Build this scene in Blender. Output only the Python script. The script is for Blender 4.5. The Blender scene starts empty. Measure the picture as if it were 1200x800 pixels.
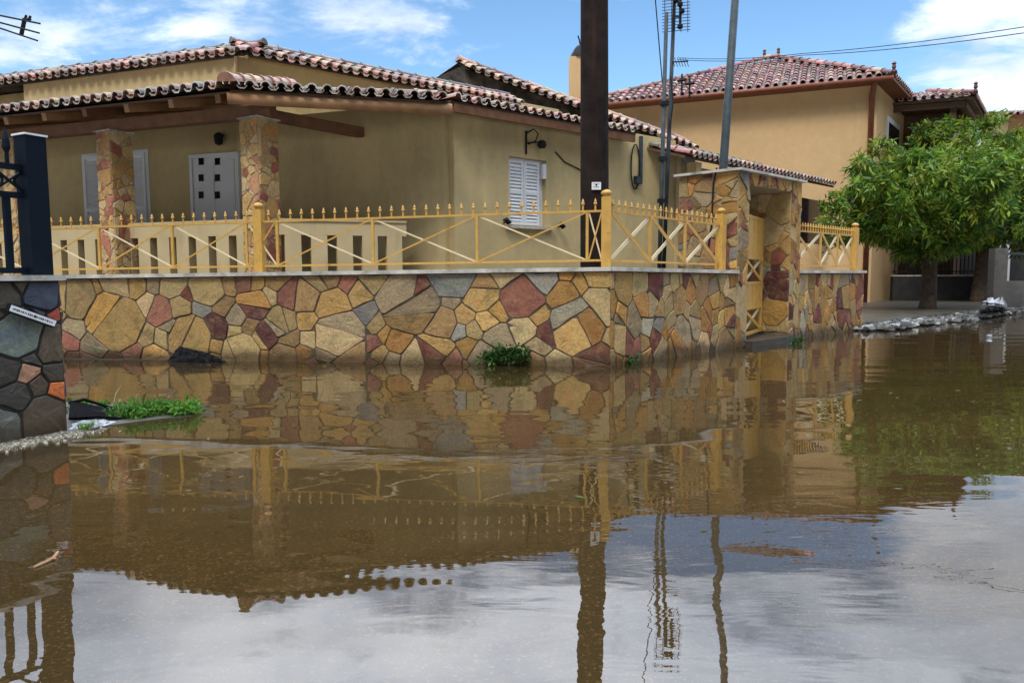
import bpy, math, random
import numpy as np
from mathutils import Matrix

# ------------------------------------------------------------------ scene, camera, sky, sun
sc = bpy.context.scene
C = sc.collection
V = lambda *a: np.array(a, dtype=float)
F_PX, CX, CY = 870.0, 600.0, 400.0
TH = math.atan(77.0 / F_PX); RO = 0.004
CAM = V(0, 0, 1.0)
_f = V(0, math.cos(TH), -math.sin(TH)); _r0 = V(1, 0, 0); _u0 = V(0, math.sin(TH), math.cos(TH))
_r = _r0 * math.cos(RO) - _u0 * math.sin(RO); _u = _u0 * math.cos(RO) + _r0 * math.sin(RO)
cam = bpy.data.objects.new('camera', bpy.data.cameras.new('camera')); C.objects.link(cam)
cam.matrix_world = Matrix(((_r[0], _u[0], -_f[0], CAM[0]), (_r[1], _u[1], -_f[1], CAM[1]),
                           (_r[2], _u[2], -_f[2], CAM[2]), (0, 0, 0, 1)))
cam.data.sensor_width = 36; cam.data.lens = F_PX / 1200 * 36
cam.data.clip_start = 0.05; cam.data.clip_end = 3000
sc.camera = cam

SUN_EL, SUN_AZ = 56.0, 203.0        # degrees; azimuth clockwise from +Y
sun = bpy.data.objects.new('sun', bpy.data.lights.new('sun', 'SUN')); C.objects.link(sun)
sun.data.energy = 1.25; sun.data.angle = math.radians(16); sun.data.color = (1.0, 0.95, 0.86)
sun.rotation_euler = (math.radians(90 - SUN_EL), 0, math.radians(180 - SUN_AZ))

sc.view_settings.view_transform = 'Standard'; sc.view_settings.look = 'None'
sc.view_settings.exposure = 0.84; sc.view_settings.gamma = 1.0; sc.view_settings.use_curve_mapping = False

def ray(px, py):
    return _f + _r * (px - CX) / F_PX + _u * (CY - py) / F_PX
def at(px, py, Y):
    d = ray(px, py); return CAM + d * (Y / d[1])
def atz(px, py, z):
    d = ray(px, py); return CAM + d * ((z - CAM[2]) / d[2])
def hit(px, py, O, D):
    """where the ray meets the upright plane over the ground line O + t D: (t, z)"""
    d = ray(px, py)
    A = np.array([[D[0], -d[0]], [D[1], -d[1]]]); b = np.array([CAM[0] - O[0], CAM[1] - O[1]])
    t, s = np.linalg.solve(A, b)
    return t, CAM[2] + s * d[2]

world = bpy.data.worlds.new('World'); sc.world = world; world.use_nodes = True
def build_world():
    nt = world.node_tree; N = nt.nodes; L = nt.links; N.clear()
    out = N.new('ShaderNodeOutputWorld'); bg = N.new('ShaderNodeBackground'); bg2 = N.new('ShaderNodeBackground')
    sky = N.new('ShaderNodeTexSky'); sky.sky_type = 'NISHITA'; sky.sun_disc = False
    sky.sun_elevation = math.radians(SUN_EL); sky.sun_rotation = math.radians(SUN_AZ)
    sky.air_density = 1.0; sky.dust_density = 0.3; sky.ozone_density = 1.0
    bg.inputs['Strength'].default_value = 0.105
    tint = N.new('ShaderNodeVectorMath'); tint.operation = 'MULTIPLY'; L.new(sky.outputs[0], tint.inputs[0]); tint.inputs[1].default_value = (0.80, 1.0, 1.10)   # clear washed air after rain
    L.new(tint.outputs[0], bg.inputs['Color'])
    tc = N.new('ShaderNodeTexCoord'); sep = N.new('ShaderNodeSeparateXYZ'); L.new(tc.outputs['Generated'], sep.inputs[0])
    def math_(op, a, b=None, clamp=False):
        n = N.new('ShaderNodeMath'); n.operation = op; n.use_clamp = clamp
        for i, x in enumerate((a, b)):
            if x is None: continue
            if isinstance(x, (int, float)): n.inputs[i].default_value = x
            else: L.new(x, n.inputs[i])
        return n.outputs[0]
    def ramp(x, a, b, lo=0.0, hi=1.0):
        n = N.new('ShaderNodeMapRange'); n.interpolation_type = 'SMOOTHSTEP'
        L.new(x, n.inputs[0]); n.inputs[1].default_value = a; n.inputs[2].default_value = b
        n.inputs[3].default_value = lo; n.inputs[4].default_value = hi
        return n.outputs[0]
    z = math_('MAXIMUM', sep.outputs[2], 0.0)
    zz = math_('ADD', z, 0.16)
    comb = N.new('ShaderNodeCombineXYZ')
    L.new(math_('DIVIDE', sep.outputs[0], zz), comb.inputs[0]); L.new(math_('DIVIDE', sep.outputs[1], zz), comb.inputs[1])
    def noise(scale, detail, rough, dist=0.0, off=(0, 0, 0), sx=1.0):
        m = N.new('ShaderNodeMapping'); m.inputs['Location'].default_value = off; m.inputs['Scale'].default_value = (sx, 1, 1)
        L.new(comb.outputs[0], m.inputs[0])
        n = N.new('ShaderNodeTexNoise'); n.inputs['Scale'].default_value = scale; n.inputs['Detail'].default_value = detail
        n.inputs['Roughness'].default_value = rough; n.inputs['Distortion'].default_value = dist
        L.new(m.outputs[0], n.inputs['Vector']); return n.outputs['Fac']
    n1 = noise(2.6, 9, 0.62, 0.3, (3.1, 1.7, 0), 0.8)
    bias = ramp(z, 0.305, 0.42, -0.03, 0.25)
    def blob(px, py, r0, r1, amt):
        d = ray(px, py); d = d / np.linalg.norm(d)
        vm = N.new('ShaderNodeVectorMath'); vm.operation = 'DOT_PRODUCT'; L.new(tc.outputs['Generated'], vm.inputs[0]); vm.inputs[1].default_value = tuple(d)
        return ramp(vm.outputs['Value'], math.cos(math.radians(r1)), math.cos(math.radians(r0)), 0.0, amt)
    for b in (blob(1190, 15, 1.0, 9.0, 0.30), blob(120, -25, 2.0, 12.0, 0.12), blob(10, 60, 0.5, 5, 0.09), blob(430, 20, 1, 9, 0.10)):
        bias = math_('ADD', bias, b)
    mask = ramp(math_('ADD', n1, bias), 0.56, 0.78)
    n2 = noise(1.7, 7, 0.6, 0.2, (0.4, 7.7, 0))
    bright = ramp(n2, 0.30, 0.72, 0.0, 1.0)
    mix = N.new('ShaderNodeMix'); mix.data_type = 'RGBA'; L.new(bright, mix.inputs['Factor'])
    mix.inputs['A'].default_value = (0.44, 0.54, 0.70, 1); mix.inputs['B'].default_value = (0.92, 0.98, 1.08, 1)
    L.new(mix.outputs['Result'], bg2.inputs['Color'])
    # unseen dark cloud added low behind the camera to dim the porch, brighter elsewhere
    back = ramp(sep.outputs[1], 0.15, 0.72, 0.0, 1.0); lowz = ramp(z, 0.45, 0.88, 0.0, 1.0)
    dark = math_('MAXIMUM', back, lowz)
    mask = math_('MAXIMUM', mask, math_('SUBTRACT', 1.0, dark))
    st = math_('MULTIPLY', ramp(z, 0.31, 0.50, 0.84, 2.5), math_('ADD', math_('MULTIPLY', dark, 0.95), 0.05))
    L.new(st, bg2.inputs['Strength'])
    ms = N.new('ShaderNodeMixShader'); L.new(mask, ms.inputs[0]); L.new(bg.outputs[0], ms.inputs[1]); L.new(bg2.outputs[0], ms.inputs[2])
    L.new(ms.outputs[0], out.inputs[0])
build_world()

# ------------------------------------------------------------------ helpers
WORLD = {}
class MB:
    """collects faces with a colour each; build() links them as ONE mesh object"""
    def __init__(s): s.v = []; s.f = []; s.c = []
    def add(s, verts, faces, col=(1, 1, 1)):
        b = len(s.v); s.v += [tuple(map(float, p)) for p in verts]
        for k, f in enumerate(faces):
            s.f.append([b + i for i in f]); s.c.append(col[k] if isinstance(col, list) else col)
    def poly_prism(s, xy, z0, z1, col=(1, 1, 1)):
        a = sum(xy[i][0] * xy[(i + 1) % len(xy)][1] - xy[(i + 1) % len(xy)][0] * xy[i][1] for i in range(len(xy)))
        if a < 0: xy = xy[::-1]
        n = len(xy); vs = [(p[0], p[1], z0) for p in xy] + [(p[0], p[1], z1) for p in xy]
        s.add(vs, [list(range(n - 1, -1, -1)), list(range(n, 2 * n))] + [[i, (i + 1) % n, n + (i + 1) % n, n + i] for i in range(n)], col)
    def hexa(s, p, col=(1, 1, 1)):
        """8 points: bottom ring 0-3, top ring 4-7"""
        s.add(p, [[3, 2, 1, 0], [4, 5, 6, 7], [0, 1, 5, 4], [1, 2, 6, 5], [2, 3, 7, 6], [3, 0, 4, 7]], col)
    def box(s, fr, u0, u1, n0, n1, z0, z1, col=(1, 1, 1)):
        P = fr.P
        s.hexa([P(u0, n0, z0), P(u1, n0, z0), P(u1, n1, z0), P(u0, n1, z0), P(u0, n0, z1), P(u1, n0, z1), P(u1, n1, z1), P(u0, n1, z1)], col)
    def bar(s, p, q, w, h, col=(1, 1, 1), side=None):
        p, q = V(*p), V(*q); d = q - p; d /= np.linalg.norm(d)
        a = np.cross(d, V(0, 0, 1)) if side is None else V(*side)
        if np.linalg.norm(a) < 1e-4: a = V(1, 0, 0)
        a = a - d * np.dot(a, d); a /= np.linalg.norm(a); b = np.cross(a, d)
        o = [(-1, -1), (1, -1), (1, 1), (-1, 1)]
        s.add([p + a * x * w / 2 + b * y * h / 2 for x, y in o] + [q + a * x * w / 2 + b * y * h / 2 for x, y in o],
              [[3, 2, 1, 0], [4, 5, 6, 7], [0, 1, 5, 4], [1, 2, 6, 5], [2, 3, 7, 6], [3, 0, 4, 7]], col)
    def tube(s, pts, rad, seg=8, col=(1, 1, 1), cap=True):
        pts = [V(*p) for p in pts]; rad = rad if isinstance(rad, (list, tuple)) else [rad] * len(pts)
        d0 = pts[1] - pts[0]; a = np.cross(d0, V(0, 0, 1))
        if np.linalg.norm(a) < 1e-3 * np.linalg.norm(d0): a = V(1, 0, 0)
        vs = []; n = len(pts)
        for i in range(n):
            d = pts[min(i + 1, n - 1)] - pts[max(i - 1, 0)]; d /= np.linalg.norm(d)
            a = a - d * np.dot(a, d); a /= np.linalg.norm(a); b = np.cross(d, a)
            vs += [pts[i] + rad[i] * (a * math.cos(2 * math.pi * k / seg) + b * math.sin(2 * math.pi * k / seg)) for k in range(seg)]
        fs = [[i * seg + k, i * seg + (k + 1) % seg, (i + 1) * seg + (k + 1) % seg, (i + 1) * seg + k] for i in range(n - 1) for k in range(seg)]
        if cap: fs += [list(range(seg - 1, -1, -1)), [(n - 1) * seg + k for k in range(seg)]]
        s.add(vs, fs, col)
    def lathe(s, base, prof, seg=10, col=(1, 1, 1)):
        b = V(*base); s.tube([b + V(0, 0, z) + V(1e-6 * i, 0, 0) for i, (r, z) in enumerate(prof)], [r for r, z in prof], seg, col)
    def build(s, name, mat, parent=None, smooth=False, loc=None):
        o3 = WORLD.get(parent.name, V(0, 0, 0)) if parent is not None else (V(*loc) if loc is not None else V(0, 0, 0))
        me = bpy.data.meshes.new(name)
        arr = np.array(s.v, dtype=float) - o3
        me.from_pydata(arr.tolist(), [], s.f); me.update()
        ca = me.color_attributes.new('Col', 'FLOAT_COLOR', 'CORNER')
        cols = np.empty((len(me.loops), 4), dtype=np.float32); i = 0
        for f, c in zip(s.f, s.c):
            cols[i:i + len(f), :3] = c; i += len(f)
        cols[:, 3] = 1; ca.data.foreach_set('color', cols.ravel())
        me.materials.append(mat)
        if smooth: me.polygons.foreach_set('use_smooth', [True] * len(me.polygons))
        o = bpy.data.objects.new(name, me); C.objects.link(o)
        if parent is not None: o.parent = parent
        else: o.location = o3
        WORLD[o.name] = o3
        return o

class Fr:
    """a frame on the ground: u along a wall, n outward, z up (z may be scaled along u)"""
    def __init__(s, o, u, n=None, k=0.0):
        s.o = V(o[0], o[1]); s.u = V(*u[:2]) / np.linalg.norm(u[:2]); s.k = k
        s.n = V(s.u[1], -s.u[0]) if n is None else V(*n[:2]) / np.linalg.norm(n[:2])
        if n is None and np.dot(s.n, -s.o) < 0: s.n = -s.n
    def P(s, u, n, z):
        p = s.o + s.u * u + s.n * n; return V(p[0], p[1], z * (1 + s.k * u))
    def U3(s): return V(s.u[0], s.u[1], 0)
    def N3(s): return V(s.n[0], s.n[1], 0)

def tag(o, label=None, cat=None, group=None, kind=None):
    if label: o['label'] = label
    if cat: o['category'] = cat
    if group: o['group'] = group
    if kind: o['kind'] = kind
    return o
def thing(name, label, cat, loc, group=None):
    o = bpy.data.objects.new(name, None); C.objects.link(o); o.location = tuple(map(float, loc)); o.empty_display_size = 0.2
    WORLD[o.name] = V(*loc); return tag(o, label, cat, group, 'thing')
def repeat(src, parent, delta, rot=0.0):
    c = src.copy(); C.objects.link(c); c.parent = parent; c.location = tuple(map(float, delta)); c.rotation_euler = (0, 0, rot); return c

# ------------------------------------------------------------------ materials
def srgb(r, g, b):
    f = lambda c: (c / 12.92 if c <= 0.04045 else ((c + 0.055) / 1.055) ** 2.4)
    return tuple(f(x / 255.0) for x in (r, g, b))
def mat(name, base=(0.5, 0.5, 0.5), rough=0.6, var=0.25, scale=4.0, bump=0.0, bscale=30.0, metal=0.0, attr=False, stain=None, streak=None, spec=0.5, fine=0.0, stain2=None):
    m = bpy.data.materials.new(name); m.use_nodes = True; nt = m.node_tree; N = nt.nodes; L = nt.links
    p = N['Principled BSDF']; p.inputs['Roughness'].default_value = rough; p.inputs['Metallic'].default_value = metal
    p.inputs['Specular IOR Level'].default_value = spec
    geo = N.new('ShaderNodeNewGeometry')
    def noise(sc_, det=6, rg=0.6, sz=1.0):
        mp = N.new('ShaderNodeMapping'); mp.inputs['Scale'].default_value = (1, 1, sz); L.new(geo.outputs['Position'], mp.inputs[0])
        n = N.new('ShaderNodeTexNoise'); n.inputs['Scale'].default_value = sc_; n.inputs['Detail'].default_value = det; n.inputs['Roughness'].default_value = rg
        L.new(mp.outputs[0], n.inputs['Vector']); return n.outputs['Fac']
    if attr:
        a = N.new('ShaderNodeAttribute'); a.attribute_name = 'Col'; col = a.outputs['Color']
    else:
        r = N.new('ShaderNodeRGB'); r.outputs[0].default_value = (*base, 1); col = r.outputs[0]
    def mul(col, fac, lo, hi, a=0.3, b=0.7):
        mr = N.new('ShaderNodeMapRange'); L.new(fac, mr.inputs[0]); mr.inputs[1].default_value = a; mr.inputs[2].default_value = b
        mr.inputs[3].default_value = lo; mr.inputs[4].default_value = hi
        vm = N.new('ShaderNodeVectorMath'); vm.operation = 'SCALE'; L.new(col, vm.inputs[0]); L.new(mr.outputs[0], vm.inputs['Scale']); return vm.outputs[0]
    col = mul(col, noise(scale), 1 - var, 1 + var)
    if fine: col = mul(col, noise(scale * 9, 4), 1 - fine, 1 + fine)
    if stain:
        scol, ssc, lo, hi, amt = stain
        mr = N.new('ShaderNodeMapRange'); L.new(noise(ssc, 8, 0.65, streak or 1.0), mr.inputs[0]); mr.inputs[1].default_value = lo; mr.inputs[2].default_value = hi
        mr.inputs[3].default_value = 0; mr.inputs[4].default_value = amt
        mx = N.new('ShaderNodeMix'); mx.data_type = 'RGBA'; L.new(mr.outputs[0], mx.inputs['Factor']); L.new(col, mx.inputs['A'])
        mx.inputs['B'].default_value = (*scol, 1); col = mx.outputs['Result']
    if stain2:
        scol, ssc, lo, hi, amt = stain2
        mr = N.new('ShaderNodeMapRange'); L.new(noise(ssc, 9, 0.7), mr.inputs[0]); mr.inputs[1].default_value = lo; mr.inputs[2].default_value = hi; mr.inputs[3].default_value = 0; mr.inputs[4].default_value = amt
        mx = N.new('ShaderNodeMix'); mx.data_type = 'RGBA'; L.new(mr.outputs[0], mx.inputs['Factor']); L.new(col, mx.inputs['A']); mx.inputs['B'].default_value = (*scol, 1); col = mx.outputs['Result']
    L.new(col, p.inputs['Base Color'])
    if bump:
        bn = N.new('ShaderNodeBump'); bn.inputs['Strength'].default_value = 1.0; bn.inputs['Distance'].default_value = bump
        L.new(noise(bscale, 8, 0.65), bn.inputs['Height']); L.new(bn.outputs[0], p.inputs['Normal'])
    return m

M = {}
M['plaster'] = mat('plaster_cream', (0.54, 0.415, 0.20), 0.85, 0.12, 0.9, 0.003, 60, stain=((0.20, 0.15, 0.085), 1.6, 0.48, 0.85, 0.62), streak=0.18, fine=0.06)
M['plaster_tan'] = mat('plaster_tan', (0.66, 0.43, 0.21), 0.85, 0.05, 0.5, 0.002, 60, stain=((0.34, 0.22, 0.1), 0.9, 0.50, 0.9, 0.5), streak=0.15, fine=0.05)
M['cream'] = mat('cream_paint', (0.56, 0.44, 0.24), 0.8, 0.10, 2.0, 0.002, 40, stain=((0.25, 0.19, 0.1), 2.5, 0.55, 0.8, 0.6), streak=0.3)
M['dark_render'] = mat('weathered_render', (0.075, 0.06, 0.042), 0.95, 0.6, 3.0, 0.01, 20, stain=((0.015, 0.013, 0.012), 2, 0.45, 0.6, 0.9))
M['stone'] = mat('stone', rough=0.72, var=0.42, scale=5, bump=0.016, bscale=14, attr=True, fine=0.30, spec=0.35, stain2=((0.42, 0.30, 0.14), 8.0, 0.50, 0.74, 0.40), stain=((0.16, 0.085, 0.03), 5.0, 0.46, 0.74, 0.6))
M['slate'] = mat('slate_stone', rough=0.5, var=0.35, scale=6, bump=0.010, bscale=18, attr=True, fine=0.22)
M['mortar'] = mat('mortar', (0.085, 0.066, 0.045), 0.95, 0.35, 9, 0.006, 45)
M['mortar_pale'] = mat('mortar_pale', (0.34, 0.27, 0.17), 0.95, 0.25, 9, 0.004, 45)
M['mortar_black'] = mat('mortar_black', (0.022, 0.019, 0.016), 0.9, 0.3, 9, 0.006, 45)
M['concrete'] = mat('coping_concrete', (0.50, 0.47, 0.41), 0.8, 0.3, 5, 0.004, 50, stain=((0.12, 0.11, 0.09), 4, 0.5, 0.7, 0.8))
M['kerb'] = mat('wet_kerb', (0.06, 0.05, 0.04), 0.35, 0.4, 5, 0.008, 30)
M['tile'] = mat('clay_tile', rough=0.42, var=0.3, scale=11, bump=0.003, bscale=50, attr=True, fine=0.25)
M['wood'] = mat('brown_timber', (0.17, 0.072, 0.028), 0.55, 0.35, 5, 0.003, 30)
M['wood_pale'] = mat('pale_timber', (0.36, 0.19, 0.085), 0.55, 0.3, 4, 0.003, 30)
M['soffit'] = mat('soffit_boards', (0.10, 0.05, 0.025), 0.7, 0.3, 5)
M['ochre'] = mat('ochre_paint', (0.55, 0.31, 0.065), 0.46, 0.2, 9, 0.001, 80, stain=((0.16, 0.06, 0.02), 9, 0.56, 0.74, 0.75))
M['white'] = mat('white_paint', (0.72, 0.73, 0.73), 0.45, 0.06, 3)
M['lit_brace'] = mat('lit_ochre', (0.74, 0.60, 0.36), 0.35, 0.1, 6)  # sky gloss on the ochre bars, put into the base colour
M['glass'] = mat('dark_glass', (0.01, 0.012, 0.015), 0.05, 0.1, 3)
M['pole'] = mat('tarred_pole', (0.019, 0.012, 0.010), 0.85, 0.5, 6, 0.006, 22, spec=0.15, stain=((0.05, 0.024, 0.018), 7, 0.55, 0.72, 0.7), streak=0.08)
M['galv'] = mat('galvanised_steel', (0.045, 0.058, 0.064), 0.6, 0.35, 8, metal=0.1, spec=0.25)
M['darkmetal'] = mat('dark_metal', (0.012, 0.012, 0.014), 0.6, 0.3, 8, spec=0.2)
M['navy'] = mat('navy_paint', (0.004, 0.009, 0.017), 0.5, 0.2, 6, spec=0.12)
M['rust'] = mat('rust_paint', (0.22, 0.07, 0.032), 0.6, 0.25, 6)
M['orange'] = mat('orange_paint', (0.50, 0.19, 0.05), 0.55, 0.15, 4)
M['bark'] = mat('bark', (0.085, 0.055, 0.036), 0.9, 0.5, 9, 0.03, 14)
M['plastic_black'] = mat('black_plastic', (0.004, 0.004, 0.005), 0.5, 0.3, 6, 0.006, 9, spec=0.08)
M['plastic_white'] = mat('white_plastic', (0.40, 0.41, 0.43), 0.4, 0.3, 9, 0.01, 20)
M['rubble'] = mat('rubble', rough=0.7, var=0.3, scale=12, bump=0.01, bscale=30, attr=True)
M['pavement'] = mat('wet_pavement', (0.085, 0.075, 0.06), 0.38, 0.45, 2.5, 0.006, 35)
M['yard'] = mat('yard_concrete', (0.075, 0.062, 0.048), 0.85, 0.3, 2.5)
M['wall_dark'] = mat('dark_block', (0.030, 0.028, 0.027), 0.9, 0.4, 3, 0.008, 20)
M['wall_grey'] = mat('grey_render', (0.15, 0.14, 0.125), 0.9, 0.35, 3, 0.006, 20, stain=((0.04, 0.04, 0.035), 3, 0.5, 0.7, 0.8))

def add_tide(m):
    # silt and damp left by the flood along the waterline
    nt = m.node_tree; N = nt.nodes; L = nt.links; p = N['Principled BSDF']
    geo = N.new('ShaderNodeNewGeometry'); sp = N.new('ShaderNodeSeparateXYZ'); L.new(geo.outputs['Position'], sp.inputs[0])
    n = N.new('ShaderNodeTexNoise'); n.inputs['Scale'].default_value = 3.5; n.inputs['Detail'].default_value = 8; L.new(geo.outputs['Position'], n.inputs['Vector'])
    a = N.new('ShaderNodeMath'); a.operation = 'MULTIPLY_ADD'; L.new(n.outputs['Fac'], a.inputs[0]); a.inputs[1].default_value = -0.20; L.new(sp.outputs[2], a.inputs[2])
    mr = N.new('ShaderNodeMapRange'); mr.interpolation_type = 'SMOOTHSTEP'; L.new(a.outputs[0], mr.inputs[0]); mr.inputs[1].default_value = -0.06; mr.inputs[2].default_value = 0.09; mr.inputs[3].default_value = 0.78; mr.inputs[4].default_value = 0.0
    src = p.inputs['Base Color'].links[0].from_socket; mx = N.new('ShaderNodeMix'); mx.data_type = 'RGBA'; L.new(mr.outputs[0], mx.inputs['Factor']); L.new(src, mx.inputs['A']); mx.inputs['B'].default_value = (0.055, 0.036, 0.018, 1)
    L.new(mx.outputs['Result'], p.inputs['Base Color'])
    r2 = N.new('ShaderNodeMapRange'); L.new(mr.outputs[0], r2.inputs[0]); r2.inputs[1].default_value = 0; r2.inputs[2].default_value = 0.8; r2.inputs[3].default_value = p.inputs['Roughness'].default_value; r2.inputs[4].default_value = 0.3; L.new(r2.outputs[0], p.inputs['Roughness'])
for k_ in ('stone', 'slate', 'mortar', 'mortar_black', 'mortar_pale'): add_tide(M[k_])

def leaf_mat(name, rough=0.42, trans=0.3):
    m = bpy.data.materials.new(name); m.use_nodes = True; nt = m.node_tree; N = nt.nodes; L = nt.links
    p = N['Principled BSDF']; p.inputs['Roughness'].default_value = rough; p.inputs['Specular IOR Level'].default_value = 0.3
    a = N.new('ShaderNodeAttribute'); a.attribute_name = 'Col'; L.new(a.outputs['Color'], p.inputs['Base Color'])
    t = N.new('ShaderNodeBsdfTranslucent'); L.new(a.outputs['Color'], t.inputs['Color'])
    mx = N.new('ShaderNodeMixShader'); mx.inputs[0].default_value = trans
    L.new(p.outputs[0], mx.inputs[1]); L.new(t.outputs[0], mx.inputs[2]); L.new(mx.outputs[0], N['Material Output'].inputs[0]); return m
M['leaf'] = leaf_mat('leaf'); M['grass'] = leaf_mat('grass_blade', 0.5, 0.35)

def water_mat():
    m = bpy.data.materials.new('flood_water'); m.use_nodes = True; nt = m.node_tree; N = nt.nodes; L = nt.links; N.clear()
    out = N.new('ShaderNodeOutputMaterial'); geo = N.new('ShaderNodeNewGeometry')
    def noise(scale, det, rg, mp_scale=(1, 1, 1), rot=0.0, dist=0.0):
        mp = N.new('ShaderNodeMapping'); mp.inputs['Scale'].default_value = mp_scale; mp.inputs['Rotation'].default_value = (0, 0, rot); L.new(geo.outputs['Position'], mp.inputs[0])
        n = N.new('ShaderNodeTexNoise'); n.inputs['Scale'].default_value = scale; n.inputs['Detail'].default_value = det; n.inputs['Roughness'].default_value = rg
        n.inputs['Distortion'].default_value = dist
        L.new(mp.outputs[0], n.inputs['Vector']); return n.outputs['Fac']
    def mth(op, a, b):
        n = N.new('ShaderNodeMath'); n.operation = op
        for i, x in enumerate((a, b)):
            if isinstance(x, (int, float)): n.inputs[i].default_value = x
            else: L.new(x, n.inputs[i])
        return n.outputs[0]
    big = noise(1.1, 2, 0.4, (0.55, 1.4, 1), 0.15)
    small = noise(4.2, 3, 0.5, (0.45, 1.3, 1), -0.1, 0.4)
    # patches where the breeze ruffles the surface
    patch = N.new('ShaderNodeMapRange'); patch.interpolation_type = 'SMOOTHSTEP'; L.new(noise(0.35, 2, 0.5), patch.inputs[0])
    patch.inputs[1].default_value = 0.42; patch.inputs[2].default_value = 0.66; patch.inputs[3].default_value = 0.10; patch.inputs[4].default_value = 1.0
    h = mth('ADD', mth('MULTIPLY', big, 1.0), mth('MULTIPLY', mth('MULTIPLY', small, 0.30), patch.outputs[0]))
    bmp = N.new('ShaderNodeBump'); bmp.inputs['Strength'].default_value = 1.0; bmp.inputs['Distance'].default_value = 0.012; L.new(h, bmp.inputs['Height'])
    fr = N.new('ShaderNodeFresnel'); fr.inputs['IOR'].default_value = 1.75; L.new(bmp.outputs[0], fr.inputs['Normal'])
    gl = N.new('ShaderNodeBsdfGlossy'); gl.inputs['Roughness'].default_value = 0.012; gl.inputs['Color'].default_value = (0.97, 0.97, 0.97, 1); L.new(bmp.outputs[0], gl.inputs['Normal'])
    tr = N.new('ShaderNodeBsdfTransparent'); tr.inputs['Color'].default_value = (0.86, 0.72, 0.48, 1)
    df = N.new('ShaderNodeBsdfDiffuse')
    murk = N.new('ShaderNodeMix'); murk.data_type = 'RGBA'; L.new(noise(0.6, 4, 0.6), murk.inputs['Factor'])
    murk.inputs['A'].default_value = (0.095, 0.060, 0.022, 1); murk.inputs['B'].default_value = (0.135, 0.09, 0.036, 1); L.new(murk.outputs['Result'], df.inputs['Color'])
    m1 = N.new('ShaderNodeMixShader'); m1.inputs[0].default_value = 0.24; L.new(tr.outputs[0], m1.inputs[1]); L.new(df.outputs[0], m1.inputs[2])
    m2 = N.new('ShaderNodeMixShader'); L.new(fr.outputs[0], m2.inputs[0]); L.new(m1.outputs[0], m2.inputs[1]); L.new(gl.outputs[0], m2.inputs[2])
    L.new(m2.outputs[0], out.inputs[0]); return m
M['water'] = water_mat()

def asphalt_mat():
    m = bpy.data.materials.new('gritty_asphalt'); m.use_nodes = True; nt = m.node_tree; N = nt.nodes; L = nt.links
    p = N['Principled BSDF']; p.inputs['Roughness'].default_value = 0.85; geo = N.new('ShaderNodeNewGeometry')
    v = N.new('ShaderNodeTexVoronoi'); v.inputs['Scale'].default_value = 120; L.new(geo.outputs['Position'], v.inputs['Vector'])
    bw = N.new('ShaderNodeSeparateColor'); L.new(v.outputs['Color'], bw.inputs[0])
    cr = N.new('ShaderNodeValToRGB'); L.new(bw.outputs[0], cr.inputs[0])
    e = cr.color_ramp.elements; e[0].position = 0.0; e[0].color = (0.030, 0.022, 0.012, 1); e[1].position = 1.0; e[1].color = (0.30, 0.25, 0.16, 1)
    for pos, c in ((0.55, (0.045, 0.034, 0.018, 1)), (0.80, (0.085, 0.06, 0.025, 1)), (0.92, (0.15, 0.10, 0.04, 1))):
        x = e.new(pos); x.color = c
    n = N.new('ShaderNodeTexNoise'); n.inputs['Scale'].default_value = 0.9; n.inputs['Detail'].default_value = 7; n.inputs['Roughness'].default_value = 0.6
    L.new(geo.outputs['Position'], n.inputs['Vector'])
    mr = N.new('ShaderNodeMapRange'); L.new(n.outputs['Fac'], mr.inputs[0]); mr.inputs[1].default_value = 0.3; mr.inputs[2].default_value = 0.7; mr.inputs[3].default_value = 0.35; mr.inputs[4].default_value = 1.6
    vm = N.new('ShaderNodeVectorMath'); vm.operation = 'SCALE'; L.new(cr.outputs[0], vm.inputs[0]); L.new(mr.outputs[0], vm.inputs['Scale'])
    L.new(vm.outputs[0], p.inputs['Base Color']); return m
M['asphalt'] = asphalt_mat()

# ------------------------------------------------------------------ stone facing
OCHRES = [srgb(*c) for c in ((190, 148, 84), (182, 138, 70), (178, 154, 108), (164, 130, 78), (190, 162, 116), (184, 136, 72), (172, 122, 62), (158, 138, 106), (170, 146, 96), (194, 156, 92), (150, 118, 76), (166, 140, 92))]
REDS = [srgb(*c) for c in ((108, 56, 48), (122, 66, 54), (150, 92, 76), (92, 50, 46), (158, 104, 82))]
GREYS = [srgb(*c) for c in ((150, 145, 132), (138, 136, 130), (165, 155, 130))]
def pick_stone(rng):
    x = rng.random(); p = OCHRES if x < 0.77 else (REDS if x < 0.94 else GREYS)
    c = p[rng.randrange(len(p))]; k = rng.uniform(0.62, 1.12); return tuple(v * k for v in c)
def pick_pillar(rng):
    x = rng.random(); p = [srgb(204, 172, 118), srgb(196, 160, 102), srgb(208, 180, 134), srgb(194, 150, 92)] if x < 0.76 else [srgb(184, 120, 94), srgb(162, 94, 78), srgb(196, 140, 106)]
    c = p[rng.randrange(len(p))]; k = rng.uniform(0.9, 1.1); return tuple(v * k for v in c)

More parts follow.
